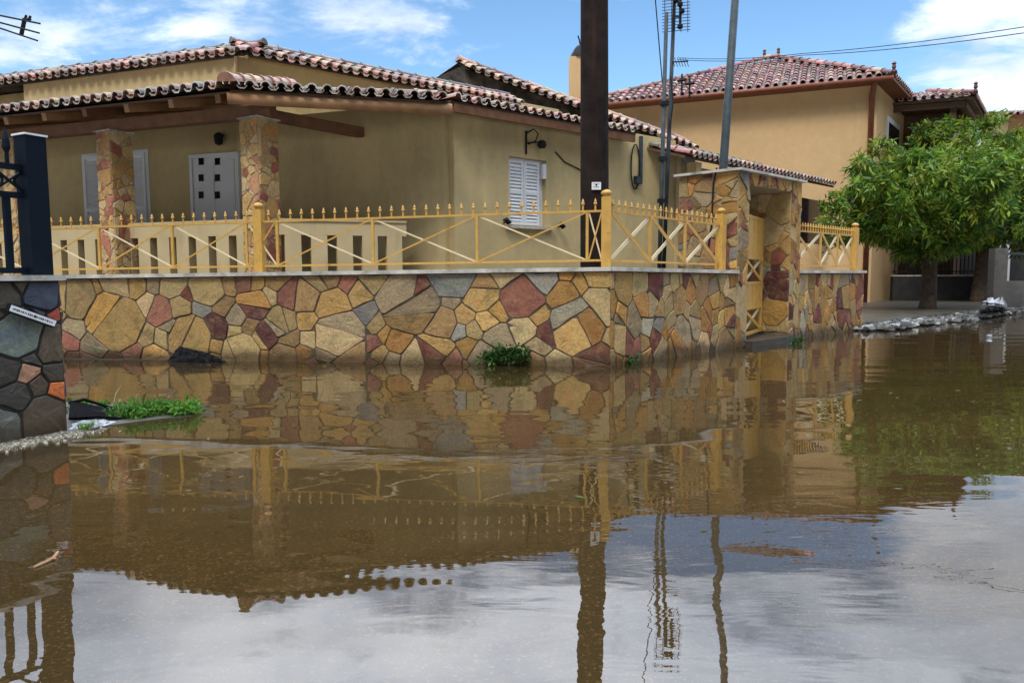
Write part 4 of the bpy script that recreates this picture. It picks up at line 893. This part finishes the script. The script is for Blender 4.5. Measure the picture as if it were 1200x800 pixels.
def tree(label, base, lean, h_trunk, r_trunk, crown_c, semi, seed, n_lobe, n_cl, Ls, pal, white=0):
    rng = np.random.default_rng(seed); b = V(*base)
    t = thing('leafy_tree', label, 'tree', b)
    m = MB(); top = b + V(lean[0], lean[1], h_trunk)
    m.tube([b + V(0, 0, -.1), b + V(0, 0, .12), b + (top - b) * .5 + V(.03, 0, 0), top], [r_trunk * 1.35, r_trunk * 1.05, r_trunk * .92, r_trunk * .85], 12)
    cc = V(*crown_c); lobes = []
    for i in range(n_lobe):
        zz = 1 - 2 * (i + 0.5) / n_lobe; an = i * 2.39996 + seed; rr = math.sqrt(max(0, 1 - zz * zz)); d = V(rr * math.cos(an), rr * math.sin(an), zz)
        c = cc + d * V(*semi) * rng.uniform(0.52, 0.80); lobes.append((c, V(*semi) * rng.uniform(0.20, 0.37) * V(1, 1, .9)))
    big = list(lobes)
    for i in range(int(n_lobe * 1.1)):
        d = rng.normal(size=3); d /= np.linalg.norm(d); k_ = rng.uniform(.92, 1.22)
        if d[2] < -.55: continue
        for q in range(2 if k_ < 1.1 else 1): lobes.append((cc + d * V(*semi) * k_, V(.22, .22, .20) * rng.uniform(.6, 1.2)))
    for i, (c, r) in enumerate(big[:9]):
        midp = top + (c - top) * .5 + V(0, 0, .15) + rng.normal(size=3) * .12; m.tube([top + V(0, 0, -.15), midp, c], [r_trunk * .55, r_trunk * .3, .02], 7)
    m.build('trunk', M['bark'], t, True)
    vs, fs, cs = leaf_cloud(rng, lobes, n_cl, 9, Ls, pal)
    if white:
        for _ in range(white):
            c, r = big[rng.integers(len(big))]; d = rng.normal(size=3); d[1] = -abs(d[1]); d[2] = abs(d[2]); d /= np.linalg.norm(d); p = c + d * r * 1.02
            for j in range(7):
                o = rng.normal(size=3) * .055; bb = len(vs); s = rng.normal(size=3) * .045; u_ = rng.normal(size=3) * .045
                vs += [p + o + s, p + o + u_, p + o - s, p + o - u_]; fs += [[bb, bb + 1, bb + 2, bb + 3]]; cs += [(.75, .76, .78)]
    m = MB(); m.add(vs, fs, cs); m.build('crown', M['leaf'], t)
GREEN = [(0.10, 0.21, 0.02), (0.16, 0.27, 0.024), (0.055, 0.13, 0.016), (0.17, 0.27, 0.026), (0.24, 0.32, 0.035), (0.035, 0.095, 0.014), (0.26, 0.28, 0.03)]
tb = atz(1087, 362, 0.10); tree('round leafy street tree with thick trunk beside the far end of the stone wall', tb, (0.02, 0.1), 1.75, 0.19, (tb[0] - 0.1, tb[1], 2.82), (2.3, 2.1, 1.45), 7, 30, 3900, 0.19, GREEN)
tb2 = atz(1146, 353, 0.10); tree('larger leafy tree dotted with white specks, cut by the right edge', tb2, (0.1, 0), 2.3, 0.22, (tb2[0] + 0.35, tb2[1] - 0.3, 3.62), (3.1, 2.5, 2.3), 11, 34, 4800, 0.21, GREEN, 34)

# ------------------------------------------------------------------ poles, masts, antennas, wires
pb_ = at(697, 310, 8.75); zpb = YARD
t = thing('utility_pole', 'thick dark tarred wooden pole standing behind the corner fence post', 'pole', (pb_[0], pb_[1], zpb))
m = MB(); px_t = at(696.5, 0, 8.75); tp = V(px_t[0], px_t[1], px_t[2]); dd = tp - V(pb_[0], pb_[1], zpb)
m.tube([V(pb_[0], pb_[1], zpb - .3) + dd * 0] + [V(pb_[0], pb_[1], zpb) + dd * k for k in (0.05, .5, 1.0, 1.5, 2.05)], [.172, .168, .163, .157, .150, .142], 20); m.build('shaft', M['pole'], t, True)
m = MB(); top = V(pb_[0], pb_[1], zpb) + dd * 1.93
m.bar(top + V(-.8, -.2, 0), top + V(.8, -.2, 0), .09, .11); m.build('crossarm', M['pole'], t)
for x in (-.7, 0.35, .7):
    m = MB(); m.lathe(top + V(x, -.2, .06), [(.02, 0), (.045, .04), (.03, .08), (.05, .12), (.02, .17)], 8); m.build('insulator', M['white'], t)
m = MB(); pl = at(698.8, 218, 8.57); fq = Fr(pl[:2], (1, 0.06)); m.box(fq, -.052, .052, -.01, .012, pl[2] - .042, pl[2] + .042)
pt = thing('notice_plate', 'small white notice nailed to the dark wooden pole', 'notice', pl); m.build('plate', M['white'], pt)
m = MB(); m.box(fq, -.012, .008, .012, .0145, pl[2] + .002, pl[2] + .020); m.box(fq, -.036, .036, .012, .0135, pl[2] + .018, pl[2] + .023)
m.box(fq, -.036, .03, .012, .0135, pl[2] - .016, pl[2] - .010); m.build('mark', M['darkmetal'], pt)

def pole_thing(name, label, cat, pa, pb, Y0, Y1, z0, r, matl='galv'):
    a, b = at(*pa, Y0), at(*pb, Y1); d = (b - a) / (b[2] - a[2]); base = a + d * (z0 - a[2])
    t = thing(name, label, cat, base); m = MB(); m.tube([base, a, b], [r, r, r * .9], 10); m.build('shaft', M[matl], t, True); return t, a, b
pole_thing('steel_pole', 'slanting galvanised steel pole rising behind the stone gateway', 'pole', (848, 190), (863.5, -30), 11.3, 11.3, YARD, 0.062)
t, a, b = pole_thing('antenna_mast', 'shorter bare antenna mast, left of the taller mast by the house end', 'antenna mast', (774.5, 250), (781, 15), 11.9, 11.9, YARD, 0.034)
m = MB()
for py in (120, 185, 235):
    q = a + (b - a) * ((250 - py) / 235); m.box(Fr(q[:2], (1, 0), (0, -1)), -.055, .07, -.06, .055, q[2] - .03, q[2] + .03)
m.build('clamp', M['darkmetal'], t)
t, a, b = pole_thing('antenna_mast', 'taller mast topped by a grid television antenna, by the house end', 'antenna mast', (783.5, 170), (790.5, -4), 12.1, 12.1, YARD, 0.033)
tl_ = at(791, 0, 12.1); g = MB()
for i in range(15):
    py = -14 + i * 3.6; p0 = at(776, py + 1.5, 12.0); p1 = at(809, py - 1.5, 12.0); g.tube([p0, p1], 0.006, 5)
for x in (779, 787, 798, 806): g.tube([at(x, -16, 12.02), at(x, 38, 12.02)], 0.006, 5)
g.build('reflector_grid', M['galv'], t)
g = MB()
for (x, y0, y1) in ((790, 0, 36), (797.5, -8, 33)):
    g.tube([at(x, y0, 11.85), at(x - 0.5, y1, 11.85)], 0.022, 6)
for (x, y) in ((799, 14), (797, 32), (797, 6), (792, 1)): p = at(x, y, 11.83); g.lathe(p - V(0, 0, .03), [(.02, 0), (.045, .02), (.045, .06), (.02, .08)], 7)
for y in (2, 20): g.tube([at(790, y, 12.1), at(798, y, 11.85)], 0.015, 5)
g.build('dipole_column', M['darkmetal'], t)
g = MB(); q = at(787.5, 73, 12.1); g.tube([q, at(806, 72, 11.6)], 0.012, 6)
for k in range(6): c_ = at(789 + k * 3.2, 73, 12.1 - k * .08); g.tube([c_ - V(0, .12, .10), c_ + V(0, .12, .10)], 0.006, 4)
g.build('small_aerial', M['darkmetal'], t)
g = MB(); g.tube([at(785, 150, 12.03), at(789, 120, 12.0), at(786, 90, 12.05)], 0.012, 5); g.build('lead', M['darkmetal'], t)

# antenna at the left edge on its own mast
b0 = V(-4.75, 6.2, 0.0); t = thing('rod_antenna', 'dark rod antenna poking into the sky at the top left corner', 'antenna', b0)
Ya = 6.2; bt = at(26, 30, Ya)
m = MB(); m.tube([b0, V(b0[0], b0[1], bt[2] + .2)], 0.03, 8); m.build('mast', M['galv'], t)
m = MB(); m.tube([V(b0[0], b0[1], bt[2]), at(-60, 22, 6.2), ], 0.014, 6)
m.build('boom', M['darkmetal'], t)
for (p0, p1) in (((-70, 4), (47, 28)), ((-70, 8), (46, 39)), ((-70, 10), (44, 48))):
    m = MB(); m.tube([at(*p0, Ya + .1), at(*p1, Ya - .1)], 0.0075, 6); m.build('rod', M['darkmetal'], t)
m = MB(); m.tube([at(29, 22, Ya), at(25, 41, Ya)], 0.016, 6); m.tube([at(29, 23, Ya), at(31, 18, Ya)], 0.010, 5); m.tube([at(33, 24, Ya), at(36, 19, Ya)], 0.010, 5); m.tube([at(29, 23, Ya), at(36, 23, Ya)], 0.012, 5); m.build('bracket', M['darkmetal'], t)

def cable(label, pts, r, sag):
    pts = [V(*p) for p in pts]; out = []
    for a, b in zip(pts, pts[1:]):
        for k in range(13):
            s = k / 12; out.append(a + (b - a) * s + V(0, 0, -4 * sag * s * (1 - s)))
    m = MB(); m.tube([p for i, p in enumerate(out) if i == 0 or np.linalg.norm(p - out[i - 1]) > 1e-6], r, 6); tag(m.build('overhead_cable', M['darkmetal']), label, 'cable', 'overhead cables', 'thing')
cable('upper of the two overhead cables crossing the sky at right', [at(795, 68, 30), at(940, 63, 26), at(1290, 17, 17)], 0.011, 0.10)
cable('lower of the two overhead cables crossing the sky at right', [at(795, 70, 30), at(940, 65, 26), at(1290, 25, 17)], 0.011, 0.12)
cable('thin slanting cable hanging left of the antenna masts', [at(764, -60, 12), at(768, 0, 12), at(776, 95, 12.5), at(780, 135, 13.5)], 0.009, 0.0)

# ------------------------------------------------------------------ near left: dark stone wall, navy railing
NL = nleft[:2]; frN = Fr(NL, ld, ln); LN = np.linalg.norm((nright - nleft)[:2])
t = thing('dark_stone_wall', 'dark slate wall with one orange stone at the near left', 'wall', P2(NL, 0))
zN = 1.015
DK = dict(bk=srgb(70, 62, 50), br=srgb(84, 70, 52), gr=srgb(104, 114, 102), bl=srgb(58, 64, 78), og=srgb(196, 104, 52), pk=srgb(190, 142, 112), rd=srgb(150, 66, 44), gy=srgb(98, 100, 94), dk=srgb(62, 58, 50))
spec = [((8, 350), .09, 'bk'), ((28, 336), .05, 'br'), ((52, 347), .13, 'bl'), ((22, 392), .17, 'gr'), ((64, 366), .05, 'rd'), ((73, 350), .04, 'bl'), ((47, 366), .04, 'bl'), ((64, 402), .13, 'br'),
        ((66, 437), .06, 'bk'), ((66, 458), .06, 'og'), ((30, 437), .07, 'pk'), ((8, 432), .10, 'dk'), ((45, 455), .07, 'br'), ((20, 466), .10, 'dk'), ((8, 495), .10, 'gy'), ((52, 488), .14, 'br'), ((35, 420), .05, 'dk'), ((2, 368), .05, 'bk')]
sd, cl = [], []
u_off = -4.0
for (px, py), r, c in spec:
    u, z = hit(px, py, NL, ld); sd.append((u - u_off, z + 0.05, r)); cl.append(DK[c])
rg = random.Random(31); names = ['bk', 'br', 'gy', 'bl', 'dk', 'gr', 'bk', 'br']
for _ in range(900):
    r = rg.uniform(.07, .15); p = (rg.uniform(0, 4.0 - .05), rg.uniform(0, 1.0), r)
    if all(math.hypot(p[0] - q[0], p[1] - q[1]) > .85 * (r + q[2]) for q in sd): sd.append(p); cl.append(DK[names[rg.randrange(8)]])
m = MB(); m.box(frN, u_off, LN, -0.30, -0.012, -0.25, zN - 0.035); m.build('core', M['mortar_black'], t)
s = MB(); stones(s, frN, u_off, LN, -0.05, zN - 0.04, -0.014, 0.30, 2, gap=0.012, relief=0.013, seeds=sd, cols=cl)
frN2 = Fr(frN.P(LN, -0.02, 0)[:2], -ln, ld); stones(s, frN2, 0.0, 0.27, -0.05, zN - 0.04, 0.0, 0.26, 15, relief=0.018, gap=0.02, pick=lambda r: DK[names[r.randrange(8)]]); s.build('stone_facing', M['slate'], t)
m = MB(); m.box(frN, u_off, LN + .025, -0.32, 0.03, zN - .034, zN); m.build('coping', M['concrete'], t)
# white plate
u, z = hit(34.5, 370, NL, ld); fu = V(*ld, 0); a_ = math.radians(-23); du = fu * math.cos(a_) + V(0, 0, 1) * math.sin(a_); dv = -fu * math.sin(a_) + V(0, 0, 1) * math.cos(a_); nn = V(*ln, 0)
pt = thing('address_plate', 'narrow tilted white plate with dark rim on the dark slate wall', 'sign', frN.P(u, 0.03, z))
def plate(m, cu, cv, hw, hh, n0, n1):
    b_ = frN.P(u, 0, z); m.hexa([b_ + du * (cu + x * hw) + dv * (cv + y * hh) + nn * nq for nq in (n0, n1) for x, y in ((-1, -1), (1, -1), (1, 1), (-1, 1))])
hwid = 0.150
m = MB(); plate(m, 0, 0, hwid, 0.026, .012, .042); m.build('backing', M['darkmetal'], pt)
m = MB(); plate(m, 0, 0, hwid - .008, 0.019, .042, .046); m.build('plate', M['white'], pt)
m = MB(); x = -hwid + .025; rq = random.Random(3)
while x < hwid - .03:
    w_ = rq.uniform(.004, .010); plate(m, x, 0, w_ / 2, rq.uniform(.003, .006), .046, .047); x += w_ + rq.uniform(.002, .006)
plate(m, 0.008, 0, .006, .007, .046, .0475); m.build('lettering', M['darkmetal'], pt)
# navy post and railing
t = thing('navy_railing', 'dark navy metal railing with square post and spear tips on the slate wall', 'railing', frN.P(LN - .25, -.15, zN))
u1_ = hit(52, 300, NL - ln * .15, ld)[0]; u0_ = hit(26, 300, NL - ln * .15, ld)[0]
zpt = hit(33, 157, NL - ln * .05, ld)[1]
m = MB(); uc = hit(40, 250, NL - ln * .14, ld)[0]; hw = .064
rot = unit(V(0.985, 0.17)); pc = frN.P(uc, -.14, 0)[:2]; fz = Fr(pc, unit(ld * .8 + ln * .6)); 
fz = Fr(pc, ld, ln)
m.box(fz, -hw, hw, -hw, hw, zN, zpt); p = m.build('post', M['navy'], t)
m = MB(); m.box(fz, -hw - .008, hw + .008, -hw - .008, hw + .008, zpt, zpt + .012); m.build('cap', M['white'], p)
zr1 = hit(10, 195, NL - ln * .14, ld)[1]; zr2 = hit(10, 228, NL - ln * .14, ld)[1]
for z_ in (zr1, zr2, zN + .03):
    m = MB(); m.box(fz, -3.5, -hw, -.018, .018, z_ - .018, z_ + .018); m.build('rail', M['navy'], t)
u_ = -hw - 0.10; k = 0
while u_ > -3.4:
    m = MB(); m.box(fz, u_ - .019, u_ + .019, -.014, .014, zN + .048, zr2 - .018); m.build('railing_bar', M['navy'], t)
    if k % 2 == 0:
        m = MB(); b_ = fz.P(u_ + .02, 0, zr1 + .016); m.lathe(b_, [(.014, 0), (.013, .07), (.026, .10), (.022, .15), (.003, .22)], 6); m.build('spear_tip', M['navy'], t)
        m = MB(); cx_, cz_ = u_ + .02, (zr1 + zr2) / 2; hh_ = (zr1 - zr2) / 2 - .018
        m.bar(fz.P(cx_ - .09, 0, cz_ - hh_), fz.P(cx_ + .09, 0, cz_ + hh_), .02, .012); m.bar(fz.P(cx_ - .09, 0.005, cz_ + hh_), fz.P(cx_ + .09, 0.005, cz_ - hh_), .02, .012)
        for sx in (-1, 1):
            m.tube([fz.P(cx_ + sx * (.085 - .05 * math.sin(q / 8 * math.pi)), 0, cz_ - hh_ * .8 + hh_ * 1.6 * q / 8) for q in range(9)], .009, 5)
        m.build('scroll', M['navy'], t)
    u_ -= 0.135; k += 1

# ------------------------------------------------------------------ weeds, grass, rubbish
def blades(m, rng, pts, n, hmin, hmax, pal, w=.006):
    for _ in range(n):
        p, r = pts[rng.integers(len(pts))]; a = rng.uniform(0, 2 * math.pi); q = V(*p) + V(math.cos(a), math.sin(a), 0) * r * math.sqrt(rng.uniform()); h = rng.uniform(hmin, hmax)
        d = V(rng.normal() * .6, rng.normal() * .6, 0) * h; s = V(math.cos(a * 3), math.sin(a * 3), 0) * w; c = tuple(np.array(pal[rng.integers(len(pal))]) * rng.uniform(.7, 1.3))
        m.add([q - s, q + s, q + d * .4 + V(0, 0, h * .65) + s * .8, q + d * .4 + V(0, 0, h * .65) - s * .8, q + d + V(0, 0, h * .9)], [[0, 1, 2, 3], [3, 2, 4]], c)
GR = [(.10, .22, .03), (.15, .30, .04), (.07, .17, .03), (.22, .32, .06)]
rng = np.random.default_rng(2); m = MB(); pts = []
for px, py, r in ((112, 480, .10), (128, 482, .12), (142, 486, .12), (158, 486, .14), (172, 484, .14), (186, 482, .13), (200, 481, .12), (212, 481, .10), (222, 482, .06), (95, 477, .08), (104, 500, .03), (98, 503, .03)):
    p = atz(px, py, 0.015); pts.append((p, r))
blades(m, rng, pts, 500, .015, .055, GR, .004)
gl_ = [(p_ + V(0, 0, .012), V(r_, r_ * 1.1, .030)) for p_, r_ in pts[:10]]
for p_, r_ in pts[2:9]: gl_ += [(p_ + V(*rng.normal(size=2) * r_ * .7, .035), V(.06, .06, .035)) for _ in range(2)]
vs_, fs_, cs_ = leaf_cloud(rng, gl_, 420, 7, .042, [(.07, .20, .02), (.11, .27, .03), (.05, .15, .02), (.17, .32, .05)], droop=.1, tipw=.42)
m.add([V(v[0], v[1], max(v[2], .006)) for v in vs_], fs_, cs_)
blades(m, rng, pts[:6], 26, .09, .20, [(.30, .34, .12), (.2, .3, .06)], .003)
tag(m.build('grass', M['grass']), 'tuft of bright green grass at the water edge by the slate wall', 'grass', kind='stuff')
def weed(label, px, py, spread, n, Ls, hh, seed, name='weed_clump'):
    rng = np.random.default_rng(seed); b = atz(px, py, 0.0); t = thing(name, label, 'weed', b)
    lob = [(b + V(rng.uniform(-1, 1) * spread, -.06 + rng.uniform(-.05, .05), rng.uniform(0.02, hh)), V(.07, .05, .06)) for _ in range(8)]
    m = MB()
    for c, r in lob: m.tube([V(c[0] * .6 + b[0] * .4, b[1], 0), c], .004, 4, (.08, .1, .03))
    m.build('stem', M['grass'], t)
    vs, fs, cs = leaf_cloud(rng, lob, n, 7, Ls, [(.02, .07, .012), (.03, .10, .016), (.05, .13, .02)], tipw=.5); m = MB(); m.add(vs, fs, cs); m.build('foliage', M['leaf'], t)
weed('dark green weed clump growing at the foot of the front stone wall', 590, 428, .22, 90, .06, .17, 4)
weed('small weed sprig at the foot of the side stone wall near its corner', 738, 426, .04, 14, .04, .10, 5)
weed('tiny weed sprig at the foot of the gateway pier', 932, 402, .06, 14, .05, .08, 6)

def lump(name, label, cat, pts, matl, seed, thick=.03, nz=.02, kind='thing'):
    """crumpled sheet spanning a patch of ground"""
    rng = np.random.default_rng(seed); p = [V(*q) for q in pts]; nx, ny = 14, 7; vs = []
    for j in range(ny + 1):
        for i in range(nx + 1):
            s, t_ = i / nx, j / ny; q = (p[0] * (1 - s) + p[1] * s) * (1 - t_) + (p[3] * (1 - s) + p[2] * s) * t_
            e = min(1, 4 * min(s, 1 - s, t_, 1 - t_) + .15); vs.append(q + V(rng.normal() * nz * .4, rng.normal() * nz * .4, abs(rng.normal()) * nz * e + thick * e))
    w_ = nx + 1; fs = [[j * w_ + i, j * w_ + i + 1, (j + 1) * w_ + i + 1, (j + 1) * w_ + i] for j in range(ny) for i in range(nx)]
    b = len(vs); vs += [V(v[0], v[1], v[2] - thick * 1.2) for v in vs]; fs += [[f[3] + b, f[2] + b, f[1] + b, f[0] + b] for f in fs]
    m = MB(); m.add(vs, fs); return tag(m.build(name, M[matl]), label, cat, None, kind)
# black sheet slumped at the wall foot
p = [hit(x, y, A + NF * 0, FW) for x, y in ((203, 419), (272, 421))]
q0, q1_ = frF.P(p[0][0], .04, 0.0), frF.P(p[1][0], .04, 0.0)
lump('black_sheet', 'black plastic sheet slumped against the foot of the front wall', 'plastic sheet', [q0 + V(0, -.12, 0.0), q1_ + V(0.02, -.12, 0.0), q1_ + V(-.28, .0, .10), q0 + V(.10, .0, .17)], 'plastic_black', 3, .015, .012)
bt_ = thing('black_crate', 'broken black plastic crate panel lying tilted by the slate wall', 'debris', atz(112, 494, .0))
def quadbox(m, q, dv):
    q = [V(*p) for p in q]; m.hexa(q + [p + V(*dv) for p in q])
m = MB(); quadbox(m, [at(80, 492, 5.10), at(152, 493, 5.22), at(150, 486.5, 5.34), at(82, 472, 5.20)], (0, .012, .018)); m.build('panel', M['plastic_black'], bt_)
m = MB(); m.tube([at(80, 472, 5.2), at(99, 468, 5.26), at(125, 476, 5.32), at(151, 487, 5.34)], .012, 6); m.tube([at(82, 490, 5.06), at(118, 488, 5.08), at(153, 491.5, 5.18)], .011, 6)
for k in range(5): m.tube([at(86 + k * 14, 490.5, 5.07 + k * .02), at(90 + k * 13, 474 + k * 3, 5.37)], .007, 5)
m.build('rim', M['plastic_black'], bt_)
lump('plastic_bag', 'crumpled white plastic bag beside the black panel', 'plastic bag', [atz(83, 503, .005), atz(124, 499, .005), atz(138, 494, .01), atz(86, 496, .015)], 'plastic_white', 8, .006, .016)
m = MB(); m.tube([atz(40, 664, .004), atz(56, 657, .006), atz(63, 653, .006), atz(68, 646, .010)], [.004, .005, .006, .004], 6); m.tube([atz(61, 654, .006), atz(66, 654, .008)], [.005, .003], 5)
tag(m.build('twig', M['wood_pale']), 'pale forked twig floating on the near water', 'twig', None, 'thing')
lump('plastic_bag', 'pale bundle of plastic sheeting on the rubble near the grey wall', 'plastic bag', [atz(1148, 366, .06), atz(1184, 364, .06), atz(1176, 358, .25), atz(1152, 354, .42)], 'plastic_white', 10, .04, .09)
# gravel strip at the near wall and rubble on the far kerb
def rubble(name, label, line, n, size, pal, seed, spread, z0):
    rng = np.random.default_rng(seed); m = MB()
    for _ in range(n):
        s = rng.uniform(); k = s * (len(line) - 1); i = min(int(k), len(line) - 2); q = line[i] + (line[i + 1] - line[i]) * (k - i) + V(rng.normal() * spread, rng.normal() * spread, 0); r = size * rng.choice((rng.uniform(.25, .6), rng.uniform(.5, 1.1), rng.uniform(.9, 1.7)))
        vs = []
        for a in range(2):
            for j in range(5): an = 2 * math.pi * (j + rng.uniform(-.3, .3)) / 5; vs.append(V(q[0] + math.cos(an) * r * (1 - .35 * a), q[1] + math.sin(an) * r * (1 - .35 * a), z0 + (r * rng.uniform(.15, .55) if a else -.02)))
        m.add(vs, [[0, 1, 6, 5], [1, 2, 7, 6], [2, 3, 8, 7], [3, 4, 9, 8], [4, 0, 5, 9], [5, 6, 7, 8, 9]], tuple(np.array(pal[rng.integers(len(pal))]) * rng.uniform(.7, 1.2)))
    tag(m.build(name, M['rubble']), label, 'rubble', kind='stuff')
GRV = [(.30, .27, .20), (.20, .18, .13), (.42, .38, .30), (.12, .11, .09)]
rubble('gravel', 'strip of small gravel along the foot of the slate wall', [atz(-60, 530, .02), atz(0, 520, .02), atz(50, 512, .02), atz(92, 503, .02)], 2200, .009, GRV, 5, .065, .004)
DEB = [(.15, .145, .13), (.10, .10, .09), (.04, .04, .04), (.03, .03, .03), (.12, .115, .10), (.30, .30, .30), (.05, .05, .045)]
rubble('kerb_rubble', 'line of broken pale rubble heaped along the far kerb', [atz(1016, 384, .05), atz(1060, 378, .05), atz(1100, 374, .05), atz(1150, 367, .05), atz(1215, 361, .05)], 1200, .075, DEB, 8, .20, .055)

# a few leaves and bits drifting where the eddies leave them
rng = np.random.default_rng(21); m = MB()
for (px, py, sp, n_) in ((480, 436, 1.2, 26), (300, 428, 1.0, 18), (640, 440, .6, 14), (830, 418, .5, 10), (980, 395, .8, 14), (905, 465, 1.0, 14), (620, 560, 1.2, 8), (180, 500, .5, 10)):
    c = atz(px, py, .003)
    for _ in range(n_):
        q = c + V(rng.normal() * sp, rng.normal() * sp * .30 - .1, 0); 
        if np.dot(q[:2] - A, NF) < 0.05 or (q[0] > A[0] and np.dot(q[:2] - A, V(RW[1], -RW[0])) < .08): continue
        a_ = rng.uniform(0, 6.28); d = V(math.cos(a_), math.sin(a_), 0); e = V(-d[1], d[0], 0); L_ = rng.uniform(.012, .035); w_ = L_ * rng.uniform(.25, .5)
        col = [(.16, .10, .03), (.30, .22, .08), (.08, .11, .02), (.05, .035, .02)][rng.integers(4)]
        m.add([q - d * L_, q + e * w_ + V(0, 0, .003), q + d * L_ + V(0, 0, .004), q - e * w_ + V(0, 0, .002)], [[0, 1, 2, 3]], col)
tag(m.build('floating_leaves', M['grass']), 'small leaves and bits drifting on the flood water', 'leaves', kind='stuff')
